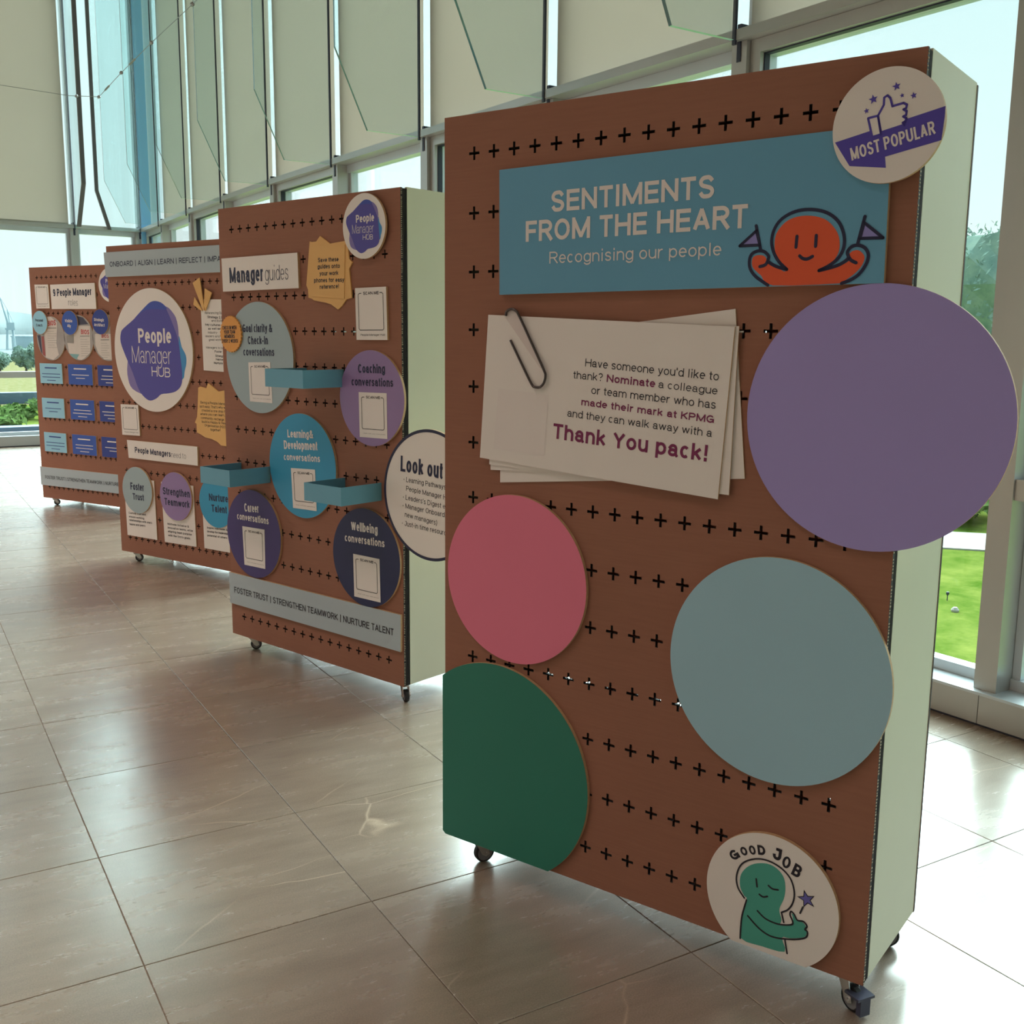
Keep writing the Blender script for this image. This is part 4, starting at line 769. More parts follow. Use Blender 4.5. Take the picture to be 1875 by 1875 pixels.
mb = MB(); cx, cy = o['_c']; a = circle(0, 0, .2558, 96); b_ = circle(0, 0, .2440, 96); mb.add([(x, y, o['_z']+.0006) for x, y in a+b_], [(i, (i+1) % 96, 96+(i+1) % 96, 96+i) for i in range(96)]); mb.build('printed_rim', [M['navy']], o)['label'] = 'navy printed rim'
letters(o, 'look')
o = sign(1, 'banner', 'grey-blue strip reading Foster Trust on the second board', 'banner', [(.002, .303), (1.187, .306), (1.185, .150), (.004, .152)], .0005, .011, 'grey_blue'); letters(o, 'foster1')
def tray(k, s0, s1, zt, h, d, label):
    o = empty('tray', frame(k, (s0+s1)/2, zt-h)); tag(o, label, 'tray'); w = (s1-s0)/2; t = .005
    mb = MB(); mb.box((-w, 0, .001), (w, t, d)); mb.build('tray_floor', M['tray'], o)
    mb = MB(); mb.box((-w, t, d-t), (w, h, d)); mb.build('tray_front', M['tray'], o)
    for a in (-w, w-t): mb = MB(); mb.box((a, t, .001), (a+t, h, d-t)); mb.build('tray_side', M['tray'], o)
tray(1, .604, .850, 1.283, .073, .213, 'blue card tray at eye level on second board, left of Coaching disc')
tray(1, .842, 1.070, .834, .073, .213, 'blue card tray above the Wellbeing disc')
tray(1, .111, .334, .836, .073, .216, 'blue card tray above the Career disc')

# --- third board
o = sign(2, 'banner', 'grey-blue strip reading Onboard Align Learn across top of third board', 'banner', [(-.010, 1.930), (1.195, 1.934), (1.195, 1.780), (-.002, 1.777)], .0005, .012, 'grey_blue'); letters(o, 'onboard')
o = sign(2, 'disc', 'largest round white disc with purple People Manager Hub logo, third board', 'disc', circle(.4340, 1.3213, .3800, 96), .0005, .012, 'white'); logo(o, HUBC, HUBR)
qr_card(2, 'qr2', [(.082, .974), (.262, .976), (.265, .780), (.084, .777)], 'white Scan Me card below the big logo disc on third board')
o = sign(2, 'title_card', 'white strip reading People Managers need to', 'sign', [(.130, .746), (.819, .747), (.817, .630), (.140, .630)], .0005, .011, 'white'); letters(o, 'need')
for nm, q, dc, dr, mat, lb, ld, dk in (('c1', [(.070, .500), (.380, .500), (.386, .116), (.080, .115)], (.2201, .4259), .1510, 'goal', 'Foster Trust', 'grey-green', 'ft'), ('c2', [(.450, .500), (.760, .500), (.768, .117), (.461, .113)], (.6035, .4204), .1525, 'lilac', 'Strengthen Teamwork', 'lilac', 'st'), ('c3', [(.838, .500), (1.145, .500), (1.152, .118), (.843, .119)], (.9850, .4200), .1560, 'cyan', 'Nurture Talent', 'bright blue', 'nt')):
    o = sign(2, 'card', 'white text card under the %s disc' % lb, 'card', q, .0005, .006, 'white'); letters(o, nm)
    o = sign(2, 'disc', '%s disc reading %s on third board' % (ld, lb), 'disc', circle(*dc, dr), .0070, .012, mat); letters(o, dk)
o = sign(2, 'card', 'white text card with amber rays, right side of third board', 'card', [(.897, 1.628), (1.190, 1.624), (1.196, 1.203), (.902, 1.211)], .0005, .008, 'white'); letters(o, 'ref')
for i, (q, lb) in enumerate((([(.844, 1.724), (.907, 1.754), (.940, 1.561), (.922, 1.572)], 'longest amber paper ray above the third board text card'), ([(.950, 1.690), (1.008, 1.664), (.948, 1.561), (.936, 1.590)], 'right-hand amber paper ray above the third board text card'), ([(.855, 1.641), (.922, 1.560), (.895, 1.568), (.843, 1.597)], 'short left amber paper ray beside the third board text card'))):
    sign(2, 'paper_ray', lb, 'decoration', q, .0120, .006, 'yellow', 'yellow')
N2 = [(.846, 1.106), (.866, 1.113), (.920, 1.105), (.936, 1.136), (1.026, 1.089), (1.150, 1.110), (1.170, .80), (1.087, .767), (1.067, .767), (1.033, .768), (1.005, .786), (.991, .791), (.952, .802), (.893, .808), (.849, .825), (.817, .834), (.817, .887), (.803, .893), (.825, .930), (.834, .990)]
o = sign(2, 'note_stack', 'torn mustard note about being a People Manager, third board', 'note', N2, .0005, .008, 'yellow', 'yellow'); letters(o, 'being')

# --- farthest board
qr_card(3, 'qr3', [(.075, 1.828), (.255, 1.826), (.258, 1.629), (.081, 1.628)], 'small white Scan Me card on the farthest board')
o = sign(3, 'title_card', 'white title card reading 9 People Manager roles', 'sign', [(.282, 1.824), (.843, 1.829), (.848, 1.621), (.285, 1.623)], .0005, .011, 'white'); letters(o, 'nine')
o = sign(3, 'badge', 'round hub logo badge at top of the farthest board', 'badge', circle(1.0265, 1.8102, .1350), .0005, .011, 'white'); logo(o, (1.0265, 1.8102), .1350)
def photo_disc(c, r, label, parts, key):
    o = sign(3, 'photo_disc', label, 'disc', circle(*c, r), .0005, .009, 'photo_grey'); cx, cy = o['_c']
    polys = []
    for nm, mi in parts:
        p = [q for q in A[nm]]
        # keep the print inside the disc
        p = [((q[0]-c[0])*min(1, (r-.004)/max(1e-6, math.dist(q, c)))+c[0], (q[1]-c[1])*min(1, (r-.004)/max(1e-6, math.dist(q, c)))+c[1]) for q in p]
        polys.append((p, mi, len(polys)))
    shape(o, 'photo_print', polys, [M['page'], M['dark_print'], M['maroon'], M['photo_teal'], M['hair']])
    mb = MB(); e = TXT[key][0]; put_text(mb, e, cx, cy, o['_z']+.0016, 0); x, y, a, w = e[1:5]
    mb.build('masthead', [M['red']], o)
    mb = MB(); ribbon(mb, [(x-cx-.01, y-.018-cy), (x-cx+w, y-.016-cy)], .008, o['_z']+.0016, 0)
    for j in range(8): ribbon(mb, [(x-cx-.012, y-.045-j*.019-cy), (x-cx+w*(.98 if j % 3 else .7), y-.044-j*.019-cy)], .0022, o['_z']+.0016, 0)
    mb.build('text_lines', [M['hair']], o)
photo_disc((.2457, 1.3796), .1840, 'round magazine photo at left of the farthest board', [('mag1_page', 0), ('mag1_dark', 1), ('mag1_red', 2)], 'mag1')
photo_disc((.6043, 1.3872), .1857, 'round magazine photo in the middle of the farthest board', [('mag2_b', 4), ('mag2_page', 0), ('mag2_dark', 1), ('mag2_teal', 3)], 'mag2')
photo_disc((.9640, 1.3900), .1860, 'round magazine photo partly behind third board, farthest board', [('mag3_page', 0)], 'mag3')
for key, c, r, mat, lb in (('lb', (.1306, 1.5114), .0970, 'skyblue', 'small light blue disc reading Personal Coach'), ('va', (.5176, 1.5097), .0980, 'royal', 'small royal blue disc reading Visible Ally'), ('sa', (.8995, 1.5168), .0995, 'royal2', 'small deep blue disc reading Strategic Architect')):
    o = sign(3, 'disc', lb, 'disc', circle(*c, r, 64), .0120, .010, mat); letters(o, key)
row = ('top', 'middle', 'bottom')
for j, (y0, y1) in enumerate(((1.000, 1.169), (.707, .875), (.413, .580))):
    for i, (x0, x1, mat, ink, cl) in enumerate(((.078, .371, 'skyblue', 'royal2', 'light blue'), (.450, .755, 'royal', 'text_white', 'royal blue'), (.822, 1.127, 'royal2', 'text_white', 'deep blue'))):
        o = sign(3, 'text_card', '%s text card in the %s row of the farthest board' % (cl, row[j]), 'card', quad(x0, y0, x1, y1), .0005, .011, mat)
        mb = MB(); h = y1-y0; nl = (3, 2, 3)[(i+j) % 3]; rr = random.Random(i*7+j)
        ribbon(mb, [(-.075, h*.28), (.075, h*.28)], .010, o['_z']+.0008, 0)
        for q in range(nl):
            w = .10+.02*rr.random() if q < nl-1 else .055; ribbon(mb, [(-w, h*(-.02-.16*q)), (w, h*(-.02-.16*q))], .0055, o['_z']+.0008, 0)
        mb.build('text_lines', [M[ink]], o)
o = sign(3, 'banner', 'grey-blue strip reading Foster Trust on the farthest board', 'banner', [(-.004, .272), (1.203, .275), (1.203, .116), (-.004, .112)], .0005, .011, 'grey_blue'); letters(o, 'foster3')

# ------------------------------------------------------------------ floor
NODES = [(3.735, -3.76), (3.74, -2.26), (3.745, -.76), (3.752, .74), (3.76, 2.24), (3.77, 3.72), (3.77, 5.23), (3.785, 6.73), (3.80, 8.22), (3.825, 9.66), (3.885, 11.13), (3.975, 12.57), (4.08, 14.05), (4.17, 15.20)]
FAR = [(4.17, 15.20), (3.315, 15.20), (1.77, 15.20), (.27, 15.20), (-1.23, 15.20), (-2.73, 15.20), (-4.23, 15.20), (-5.73, 15.20)]
XL, YB, YF = -7.2, -5.2, 15.20
def wall_x(y):
    for (xa, ya), (xb, yb) in zip(NODES, NODES[1:]):
        if y <= yb: return xa+(xb-xa)*(y-ya)/(yb-ya)
    return NODES[-1][0]
fl = MB(); fl.box((XL, YB, -.30), (4.40, YF+.3, -.0045)); floor = fl.build('floor', M['grout']); tag(floor, kind='structure')
GO, GA, GS, GT = Vector((.7797, 5.4677)), math.radians(-3.590), .5908, .6128
gu = Vector((math.cos(GA), math.sin(GA))); gv = Vector((-math.sin(GA), math.cos(GA)))
def cam_px(p):
    cam = bpy.context.scene.camera; q = cam.matrix_world.inverted()@Vector(p)
    if q.z > -.05: return None
    return (937.5+F_PX*q.x/-q.z, 937.5-F_PX*q.y/-q.z)
cells = []
for i in range(-16, 12):
    for j in range(-22, 24):
        o_ = GO+gu*(GS*i)-gv*(GT*j); g = .0011
        P = [o_+gu*g+gv*g, o_+gu*(GS-g)+gv*g, o_+gu*(GS-g)+gv*(GT-g), o_+gu*g+gv*(GT-g)]; P = [(p.x, p.y) for p in P]
        cy_ = sum(p[1] for p in P)/4; full = P
        P = clip_poly(P, 1, 0, XL+.01); P = clip_poly(P, 0, 1, YB+.01) if P else P; P = clip_poly(P, 0, -1, -(YF+.02)) if P else P
        if not P: continue
        xa, xb = wall_x(cy_-.4), wall_x(cy_+.4); sl = (xb-xa)/.8; P = clip_poly(P, -1, sl, -(wall_x(cy_)+.02)+sl*cy_)
        if len(P) < 3: continue
        q = [cam_px((x, y, 0)) for x, y in P]; area = 0
        if all(q):
            inside = sum(1 for a in q if -60 < a[0] < 1935 and -60 < a[1] < 1935)
            if inside: area = abs(sum(q[n][0]*q[(n+1) % len(q)][1]-q[(n+1) % len(q)][0]*q[n][1] for n in range(len(q))))/2
        elif any(q): area = 1e5
        cells.append((area, o_, P, P == full))
cells.sort(key=lambda c: -c[0])
base = MB(); g = .0011; X0, X1, Y0, Y1, bv = g, GS-g, g, GT-g, .0012
base.add([(X0, Y0, -.0040), (X1, Y0, -.0040), (X1, Y1, -.0040), (X0, Y1, -.0040), (X0, Y0, -bv), (X1, Y0, -bv), (X1, Y1, -bv), (X0, Y1, -bv), (X0+bv, Y0+bv, 0), (X1-bv, Y0+bv, 0), (X1-bv, Y1-bv, 0), (X0+bv, Y1-bv, 0)],
         [(0, 1, 5, 4), (1, 2, 6, 5), (2, 3, 7, 6), (3, 0, 4, 7), (4, 5, 9, 8), (5, 6, 10, 9), (6, 7, 11, 10), (7, 4, 8, 11), (8, 9, 10, 11)])
tile_me = base.mesh('floor_tile'); tile_me.materials.append(M['tile'])
rest = MB(); cnt = 0
for area, o_, P, full in cells:
    if cnt < 298 and area > 60:
        if full:
            t = bpy.data.objects.new('floor_tile', tile_me); C.objects.link(t); t.location = (o_.x, o_.y, 0); t.rotation_euler = (0, 0, GA)
        else:
            mb = MB(); mb.prism([(x-o_.x, y-o_.y) for x, y in P], -.0040, 0); t = mb.build('floor_tile', M['tile']); t.location = (o_.x, o_.y, 0)
        t.parent = floor; cnt += 1
    else: rest.prism(P, -.0040, 0)
tag(rest.build('remaining_floor_tiles', M['tile'], floor), kind='stuff')
mb = MB(); p0 = GO+gu*(-12)-gv*(-5.40); mb.box((0, -.007, -.003), (12.35, .007, .0012), 0, Matrix.Translation((p0.x, p0.y, 0))@Matrix.Rotation(GA, 4, 'Z'))
tag(mb.build('trim_1', M['seal']), kind='structure')

# ------------------------------------------------------------------ room shell
def room_box(name, a, b, m): mb = MB(); mb.box(a, b); return tag(mb.build(name, M[m]), kind='structure')
room_box('wall_left', (XL-.2, YB-.2, -.3), (XL, YF+.2, ROOM_H+.2), 'wall')
room_box('wall_back', (XL, YB-.2, -.3), (3.95, YB, ROOM_H+.2), 'wall')
room_box('ceiling', (XL, YB, ROOM_H), (4.8, YF+.4, ROOM_H+.2), 'ceiling')
room_box('wall_far', (XL, YF, -.3), (-5.80, YF+.25, ROOM_H), 'wall')
room_box('wall_right', (3.735, YB, -.3), (3.95, -3.80, ROOM_H), 'wall')  # unseen end of the wall, built solid to control the light
for li, (x, y, _) in enumerate(FILL_LAMPS):  # out-of-view fixtures modelled for the added fill lamps
    mb = MB(); mb.tube([(0, 0, 0), (0, 0, -.06)], .27, 24); o = link('fill_lamp_fixture', mb.mesh('fill_lamp_fixture'), None, [M['frame']], Matrix.Translation((x, y, ROOM_H-.001)))
    tag(o, 'round fixture of an added fill lamp out of the picture, %s counting from behind the camera' % ('first', 'second', 'third', 'fourth', 'fifth', 'sixth', 'seventh')[li], 'light', 'added fill lamps above the hall')

# ------------------------------------------------------------------ curtain walls
ZT, ZB = 2.868, 2.915
def T2(p, q):                                 # X along the wall, Y outwards, Z up
    d = Vector((q[0]-p[0], q[1]-p[1])); L = d.length; d /= L; n = Vector((d.y, -d.x))
    return Matrix(((d.x, n.x, 0, p[0]), (d.y, n.y, 0, p[1]), (0, 0, 1, 0), (0, 0, 0, 1))), L
ORD = ['first', 'second', 'third', 'fourth', 'fifth', 'sixth', 'seventh', 'eighth', 'ninth', 'tenth', 'eleventh']
def lower_mullion(T, nm):
    mb = MB(); mb.box((-.047, .035, .130), (.047, .20, ZT-.001), 0, T); mb.box((-.012, .030, ZT-.09), (.012, .15, ZB+.03), 1, T)
    return tag(mb.build(nm, [M['frame'], M['seal']]), kind='structure')
def upper_mullion(T, nm):
    mb = MB(); mb.box((-.010, -.006, ZT-.02), (.010, .006, ROOM_H-.002), 0, T); mb.box((-.034, .10, ZB+.001), (.010, .20, ROOM_H-.002), 1, T)
    return tag(mb.build(nm, [M['seal'], M['frame_blue']]), kind='structure')
tn = [1]; wn = [0]
def bay(p, q, sash, blind=None, rail=True, inset=0):
    T, L = T2(p, q); a, b = .048, L-.048
    wn[0] += 1; w = bpy.data.objects.new('window_%d' % wn[0], None); C.objects.link(w); w.matrix_world = T; tag(w, kind='structure')
    def part(nm, boxes, m):
        mb = MB()
        for bx in boxes: mb.box(*bx)
        return mb.build(nm, M[m], w)
    part('sill_panel', [((.0015, 0, .012), (L-.0015, .16, .128))], 'frame')
    part('sill_cap', [((0, -.004, .1285), (L, .16, .140))], 'frame_blue')
    part('shadow_gap', [((0, .012, -.002), (L, .10, .0115))], 'seal')
    part('bottom_rail', [((a, .13, .1405), (b, .195, .185))], 'frame_blue')  # blue tint of sill cap and rail stands for sky reflection
    part('transom', [((0, .0, ZT), (L, .205, ZB))], 'frame')
    part('head_rail', [((a, .12, ZT-.060), (b, .20, ZT-.0005))], 'frame_blue')
    if rail: part('mid_rail', [((a, .045, .905), (b, .20, .985))], 'frame')
    part('lower_pane', [((a, .160, .1855), (b, .166, .9045 if rail else ZT-.0605))], 'pane')
    if rail: part('middle_pane', [((a, .160, .9855), (b, .166, ZT-.0605))], 'pane')
    part('jamb', [((a+.0005, .14, .1405), (a+.035, .20, ZT-.0605))], 'frame_blue'); part('jamb', [((b-.035, .14, .1405), (b-.0005, .20, ZT-.0605))], 'frame_blue')
    if sash:
        part('sash_frame', [((a+.001, .060, ZT-.062), (b-.001, .118, ZT-.001)), ((a+.001, .060, .99 if rail else .19), (a+.062, .118, ZT-.062)), ((b-.062, .060, .99 if rail else .19), (b-.001, .118, ZT-.062))], 'frame')
        part('sash_seal', [((a+.062, .085, ZT-.068), (b-.062, .118, ZT-.0625)), ((a+.0625, .085, 1.0 if rail else .2), (a+.068, .118, ZT-.069)), ((b-.068, .085, 1.0 if rail else .2), (b-.0625, .118, ZT-.069))], 'seal')
    part('upper_pane', [((.012, .150, ZB+.001), (L-.036, .156, ROOM_H-.002))], 'pane')
    if blind:
        o = bpy.data.objects.new('roller_blind', None); C.objects.link(o); o.matrix_world = T@Matrix.Translation((L/2, .07, ZB)); tag(o, blind, 'blind', 'cream roller blinds of the upper windows')
        h0, h = L/2-.062, L/2-.036; mb = MB(); mb.box((-h0, 0, .022), (h, .0015, ROOM_H-ZB-.10)); mb.build('blind_fabric', M['blind'], o)
        mb = MB(); mb.box((-h0, -.003, .002), (h, .0045, .0215)); mb.build('hem_bar', M['hem'], o)
        mb = MB(); mb.tube([(-h0, .02, ROOM_H-ZB-.07), (h, .02, ROOM_H-ZB-.07)], .03, 12); mb.build('roller_tube', M['frame'], o)
    return w
vis = {}
for i in range(len(NODES)-1):
    blind = None
    if i < 4: blind = 'cream roller blind added unseen behind the camera to cut daylight, %s from the back' % ORD[i]  # unseen blinds added to keep daylight off the near floor
    if 4 <= i <= 11: blind = 'cream roller blind in the long window wall, %s from the picture\'s right edge' % ORD[i-4]
    bay(NODES[i], NODES[i+1], i % 2 == 0, blind)
def fin(T, label, d=.62, db=.41, zc=3.37, zb=2.868, strip=False):
    th = .0105; P = [(-.013, zb), (-db, zb), (-d, zc), (-d, ROOM_H-.003), (-.013, ROOM_H-.003)]
    mb = MB(); n = len(P)
    for sx in (-1, 1):
        vs = [tuple(T@Vector((sx*th, y, z))) for y, z in P]; mb.add(vs, [tuple(range(n)) if sx < 0 else tuple(reversed(range(n)))], 0)
    e = [tuple(T@Vector((-th, y, z))) for y, z in P]+[tuple(T@Vector((th, y, z))) for y, z in P]
    mb.add(e, [(1, 2, n+2, n+1), (2, 3, n+3, n+2)], 1); mb.add(e, [(0, 1, n+1, n)], 2)  # bottom edge takes a paler copy, the light it catches painted in
    o = mb.build('glass_fin', [M['fin'], M['fin_edge'], M['fin_low']])
    if strip:
        m2 = MB()
        for a, c in ((1, 2), (2, 3)):
            (y0, z0), (y1, z1) = P[a], P[c]; w_ = .024; vs = [tuple(T@Vector((sx*w_, y+dy, z))) for (y, z) in ((y0, z0), (y1, z1)) for sx, dy in ((-1, -.045), (1, -.045), (1, -.001), (-1, -.001))]
            m2.add(vs, [(0, 1, 2, 3), (7, 6, 5, 4), (0, 4, 5, 1), (1, 5, 6, 2), (2, 6, 7, 3), (3, 7, 4, 0)])
        m2.build('edge_strip', M['strip'], o)['label'] = 'dark metal edge strip'
    return tag(o, label, 'glass fin', 'clear glass fins of the window walls')
def node_T(k, nodes):
    a = nodes[max(k-1, 0)]; b = nodes[min(k+1, len(nodes)-1)]; T, _ = T2(a, b); T = T.copy(); T.translation = Vector((nodes[k][0], nodes[k][1], 0)); return T
for k in range(0, len(NODES)-1):
    T = node_T(k, NODES); lower_mullion(T, 'trim_%d' % tn[0]); tn[0] += 1; upper_mullion(T, 'trim_%d' % tn[0]); tn[0] += 1
    if k >= 3:
        lb = 'clear glass fin with teal edge on the long window wall, %s from the right' % ORD[k-4] if k > 4 else ('clear glass fin just above the picture at its right edge' if k == 4 else 'clear glass fin on the long window wall, out of the picture')
        if k >= 4: fin(T, lb, d=.63, db=.40)
for i in range(len(FAR)-1):
    bay(FAR[i], FAR[i+1], False, 'pale roller blind in the far window wall at the picture\'s left' if i == 1 else None)
for k in range(0, len(FAR)):
    T = T2(FAR[0], FAR[1])[0].copy(); T.translation = Vector((FAR[k][0], FAR[k][1], 0))
    lower_mullion(T, 'trim_%d' % tn[0]); tn[0] += 1; upper_mullion(T, 'trim_%d' % tn[0]); tn[0] += 1
T = T2(FAR[0], FAR[1])[0].copy(); T.translation = Vector((FAR[1][0], FAR[1][1], 0)); fin(T, 'clear glass fin standing out from the far window wall', .60, .22, strip=True)
T = node_T(len(NODES)-2, NODES).copy(); T.translation = Vector((4.17, 15.12, 0)); fin(T, 'clear glass fin in the corner of the two window walls', .54, .40, strip=True)
room_box('trim_90', (4.175, 15.14, -.3), (4.30, 15.19, ROOM_H-.01), 'corner_blue')  # corner trim in one plain saturated blue
room_box('trim_91', (4.18, 15.195, -.3), (4.45, 15.45, ROOM_H-.01), 'frame_blue')

# thin bracing cable along the edges of the fins
CP = [(3.18, 9.65, 4.325), (3.243, 11.13, 4.328), (3.32, 12.57, 4.33), (3.432, 14.05, 4.345), (3.55, 14.45, 4.40)]
def cable(name, pts, label):
    mb = MB(); mb.tube(pts, .0035, 6); o = mb.build(name, M['cable']); tag(o, label, 'cable'); return o
c1 = cable('bracing_cable', [(3.12, 6.7, 4.32), (3.13, 8.2, 4.32)]+CP[:4]+[(3.66, 15.05, 4.52)], 'thin steel cable running along the outer edges of the fins')
c2 = cable('bracing_cable', [(3.43, 14.05, 4.345), (3.20, 14.58, 4.42), (2.30, 14.60, 4.45), (.2, 14.60, 4.5), (-3, 14.60, 4.5)], 'thin steel cable crossing the far window wall')
for c, pts in ((c1, CP[:4]), (c2, [(3.43, 14.05, 4.345), (3.26, 14.45, 4.40)])):
    for p in pts:
        mb = MB(); mb.tube([(p[0], p[1]-.03, p[2]), (p[0], p[1]-.015, p[2]), (p[0], p[1]+.015, p[2]), (p[0], p[1]+.03, p[2])], [.006, .018, .018, .006], 8); mb.build('cable_clamp', M['cable'], c)
for a, b in ((CP[3], CP[2]), (CP[2], CP[1])):
    A_, B_ = Vector(a), Vector(b)
    mb = MB(); mb.tube([tuple(A_.lerp(B_, t)) for t in (.28, .30, .48, .50)], [.005, .011, .011, .005], 8); mb.build('turnbuckle', M['cable'], c1)

# ------------------------------------------------------------------ outside
GZ = -1.2
def plane_obj(name, pts, z0, z1, m, label=None, cat=None, kind=None):
    mb = MB(); mb.prism(pts, z0, z1); o = mb.build(name, M[m]); return tag(o, label, cat, None, kind)
plane_obj('lawn', [(5.0, -30), (70, -30), (70, 43), (5.0, 43)], GZ-.4, GZ, 'lawn', 'bright green lawn outside the long window wall', 'lawn', 'stuff')
plane_obj('rough_ground', [(-60, 17.2), (4.98, 17.2), (4.98, 120), (-60, 120)], GZ-.6, GZ, 'lawn2', 'dry rough ground beyond the far window wall', 'ground', 'stuff')
plane_obj('rough_ground', [(4.99, 43.1), (90, 43.1), (90, 120), (4.99, 120)], GZ-.6, GZ, 'lawn2', 'dry ground farther off behind the lawn', 'ground', 'stuff')
plane_obj('path', [(9.0+.0, 12.05), (16.4, 3.2), (17.5, 3.9), (10.1, 12.75)], GZ, GZ+.02, 'path', 'pale paved path crossing the lawn', 'path')
plane_obj('sea', [(-900, 120.1), (1500, 120.1), (1500, 2500), (-900, 2500)], -4, -3, 'sea', 'pale hazy sea below the horizon', 'sea', 'stuff')
plane_obj('parapet', [(-8, 15.62), (4.5, 15.62), (4.5, 15.95), (-8, 15.95)], -.6, .225, 'parapet', 'blue-grey roof kerb just outside the far window', 'kerb')
plane_obj('parapet', [(4.2, -8), (4.85, -8), (4.95, 16.6), (4.35, 16.6)], -1.6, -.35, 'apron', 'grey gravel ledge below the long window wall', 'kerb')
plane_obj('boundary_wall', [(-10, 44.0), (4.85, 44.0), (4.85, 44.6), (-10, 44.6)], GZ, GZ+.42, 'parapet', 'low blue-grey wall among the bushes outside far window', 'wall')
plane_obj('boundary_wall', [(4.95, 44.0), (14, 44.0), (14, 44.6), (4.95, 44.6)], GZ, GZ+.42, 'parapet', 'right-hand length of the low blue-grey wall outside far window', 'wall')
for i, (x0, x1, y, h) in enumerate(((-200, 700, 2300, 62), (-100, 380, 2200, 40))):
    rr = random.Random(i); pts = []; n = 26
    for k in range(n+1): t = k/n; pts.append((x0+(x1-x0)*t, max(.1, math.sin(math.pi*t))*h*(.75+.25*math.sin(5*t+i))))
    mb = MB(); P = [(x0, -2.99)]+pts+[(x1, -2.99)]; m_ = len(P)
    mb.add([(x, y, z) for x, z in P]+[(x, y+80, z) for x, z in P], [tuple(range(m_)), tuple(reversed(range(m_, 2*m_)))]+[(a, a+m_, (a+1) % m_+m_, (a+1) % m_) for a in range(m_)])
    tag(mb.build('hill', M['hill']), ('faint long hazy hill on the horizon across the sea', 'lower hazy hill in front of the long one')[i], 'hill')

def blob_tree(name, label, cat, loc, h, r, mat, seed, trunk=True, n=900, leaf=.16, squash=1.0, group=None):
    rr = random.Random(seed); o = empty(name, Matrix.Translation(loc)); tag(o, label, cat, group)
    if trunk:
        mb = MB(); mb.tube([(0, 0, 0), (.05*r, .02, h*.35), (-.03*r, .05, h*.6)], [.09*r, .07*r, .04*r], 8)
        for k in range(5):
            a = k*1.3; mb.tube([(0, 0, h*.35), (math.cos(a)*r*.5, math.sin(a)*r*.5, h*.62)], [.045*r, .02*r], 6)
        mb.build('trunk', M['bark'], o, smooth=True)
    mb = MB(); lobes = [(rr.uniform(-.55, .55)*r, rr.uniform(-.55, .55)*r, rr.uniform(.32 if trunk else .2, .80)*h, rr.uniform(.35, .6)*r) for _ in range(9)]+[(0, 0, h*.62, r*.7)]
    for k in range(n):
        lx, ly, lz, lr = rr.choice(lobes); u, v = rr.uniform(0, 2*math.pi), rr.uniform(-1, 1); q = math.sqrt(1-v*v); rad = lr*rr.uniform(.75, 1.05)
        c = Vector((lx+rad*q*math.cos(u), ly+rad*q*math.sin(u), lz+min(rad, .36*h)*v)); a = Vector((rr.gauss(0, 1), rr.gauss(0, 1), rr.gauss(0, 1))).normalized(); b = a.orthogonal().normalized(); s = leaf*rr.uniform(.6, 1.3)
        if c.z < leaf*1.35: continue
        mb.add([c-a*s, c+b*s*.6, c+a*s, c-b*s*.6+Vector((0, 0, .02))], [(0, 1, 2, 3)])
    for lx, ly, lz, lr in lobes:                        # the dense shaded inside of each clump
        q = min(lr, .36*h)*.82; lr *= .82; vs = []; fs = []
        for i in range(7):
            for j in range(10):
                t_, p_ = math.pi*i/6, 2*math.pi*j/10; w_ = rr.uniform(.86, 1.1); vs.append((lx+lr*w_*math.sin(t_)*math.cos(p_), ly+lr*w_*math.sin(t_)*math.sin(p_), max(.03, lz+q*w_*math.cos(t_))))
        for i in range(6):
            for j in range(10): fs.append((i*10+j, i*10+(j+1) % 10, (i+1)*10+(j+1) % 10, (i+1)*10+j))
        mb.add(vs, fs, 0)
    f = mb.build('foliage', M[mat], o); f['kind'] = 'stuff'
    return o
blob_tree('tree', 'dense broad tree beyond the lawn at the picture\'s right', 'tree', (19.4, 12.6, GZ), 5.1, 2.6, 'leaf', 1, n=11000, leaf=.055)
blob_tree('tree', 'smaller tree between the right window mullions', 'tree', (17.9, 8.2, GZ), 2.2, 1.0, 'leaf', 2, n=3000, leaf=.035)
for i in range(7):
    blob_tree('hedge_bush', 'clipped green hedge bush beyond the pale path, %s along the row' % ORD[i], 'bush', (10.6+i*1.22+.5, 13.4-i*1.47+.4, GZ), .55, .95, 'leaf2', 20+i, False, 900, .06, .45, 'hedge beyond the path')
spots = [(3.9, 38, .30, 1.0), (8.2, 40, .75, 1.3), (5.6, 36.0, .42, .9), (7.2, 35.5, .95, .8), (3.2, 34, .30, 1.0), (5.0, 33.2, .35, .7), (6.6, 32.2, .45, .6)]
for i, (x, y, h, r) in enumerate(spots):
    blob_tree('shrub', 'leafy roadside shrub outside the far window, %s of the near clump' % ORD[i], 'shrub', (x, y, GZ), h, r, 'leaf2', 40+i, False, 900, .10, .8, 'shrubs outside the far window')
for i, (x, y, h, r) in enumerate([(10.4, 76, 1.6, 1.0), (11.9, 79, 1.35, .9), (13.2, 77, 1.75, .9), (14.6, 80, 1.95, .8), (8.8, 78, 1.5, 1.0)]):
    blob_tree('tree', 'bluish shoreline tree beyond the wall, %s in the row' % ORD[i], 'tree', (x, y, GZ+.03), h, r, 'leaf', 60+i, True, 2200, .09, .8, 'shoreline trees')
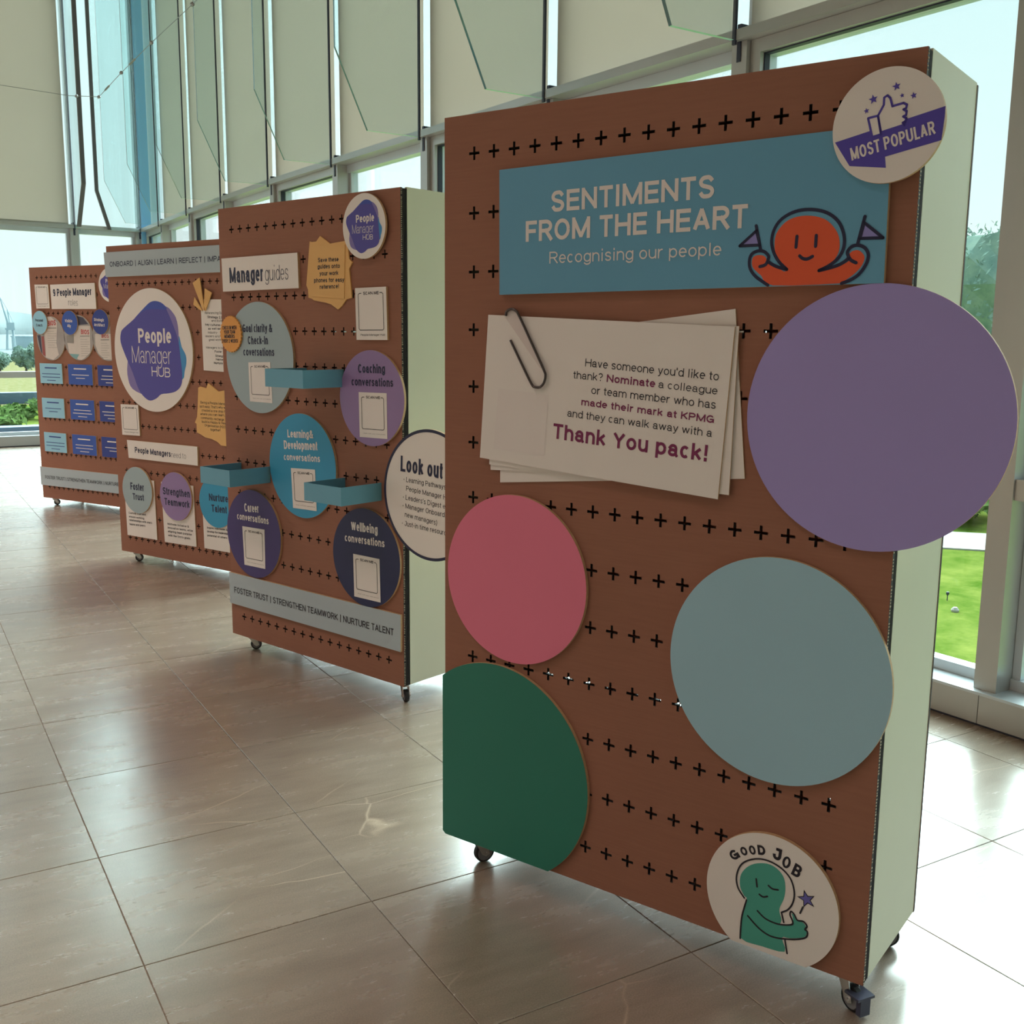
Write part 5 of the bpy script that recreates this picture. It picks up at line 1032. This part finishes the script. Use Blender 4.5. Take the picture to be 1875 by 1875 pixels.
# harbour crane
cr = empty('harbour_crane', Matrix.Translation((48.2, 300, -3.0))); tag(cr, 'hazy harbour crane with raised jib far across the water', 'crane')
mb = MB()
for sx in (-1, 1):
    for sy in (-1, 1): mb.tube([(sx*.95, sy*1, 0), (sx*.6, sy*.6, 5.5)], .16, 6)
mb.box((-1.0, -1, 5.0), (1.0, 1, 5.5)); mb.build('portal', M['steel_far'], cr)
mb = MB(); mb.box((-.7, -.6, 5.5), (1.0, .6, 6.9)); mb.build('cabin', M['steel_far'], cr)
mb = MB(); mb.tube([(0, 0, 6.8), (-.3, 0, 10.2)], .16, 6); mb.tube([(-.3, 0, 10.2), (.9, 0, 6.8)], .08, 6); mb.build('mast', M['steel_far'], cr)
mb = MB(); mb.tube([(-.4, 0, 6.6), (-1.9, 0, 13.4)], [.26, .13], 6); mb.tube([(-.3, 0, 10.2), (-1.9, 0, 13.4)], .07, 6); mb.tube([(-1.9, 0, 13.4), (-2.9, 0, 10.6)], .11, 6); mb.build('jib', M['steel_far'], cr)
for i, (x, w, h) in enumerate(((53, 5, 3.2), (60, 8, 2.4), (42, 5, 2.2), (66, 3, 6.5))):
    mb = MB(); mb.box((-w/2, -3, 0), (w/2, 3, h)); mb.box((-w/2-.2, -3.2, h), (w/2+.2, 3.2, h+.3)); o = link('harbour_shed', mb.mesh('harbour_shed'), None, [M['steel_far']], Matrix.Translation((x, 310+i*6, -3.0)))
    tag(o, ('pale flat shed just right of the harbour crane', 'long pale flat shed on the harbour front', 'pale shed left of the harbour crane', 'narrow tall pale block on the harbour front')[i], 'shed')
# small things on the lawn
mb = MB(); mb.tube([(0, 0, 0), (0, 0, .055)], .005, 8); mb.tube([(0, 0, .055), (0, 0, .065), (0, 0, .09), (0, 0, .095)], [.006, .016, .016, .006], 10)
tag(link('garden_light', mb.mesh('garden_light'), None, [M['seal']], Matrix.Translation((9.90, 6.34, GZ))), 'small black spike light standing in the lawn', 'garden light')
mb = MB(); mb.tube([(0, 0, 0), (0, 0, .02), (0, 0, .045)], [.035, .04, .02], 10)
tag(link('stone', mb.mesh('stone'), None, [M['path']], Matrix.Translation((9.55, 6.02, GZ))), 'small white stone in the lawn beside the spike light', 'stone')
plane_obj('manhole_cover', [(9.5, 5.2), (10.1, 4.6), (10.5, 5.0), (9.9, 5.6)], GZ, GZ+.02, 'path', 'white square cover in the lawn at right edge', 'cover')
for ob in bpy.data.objects:
    for k_ in ('_c', '_z'):
        if k_ in ob: del ob[k_]
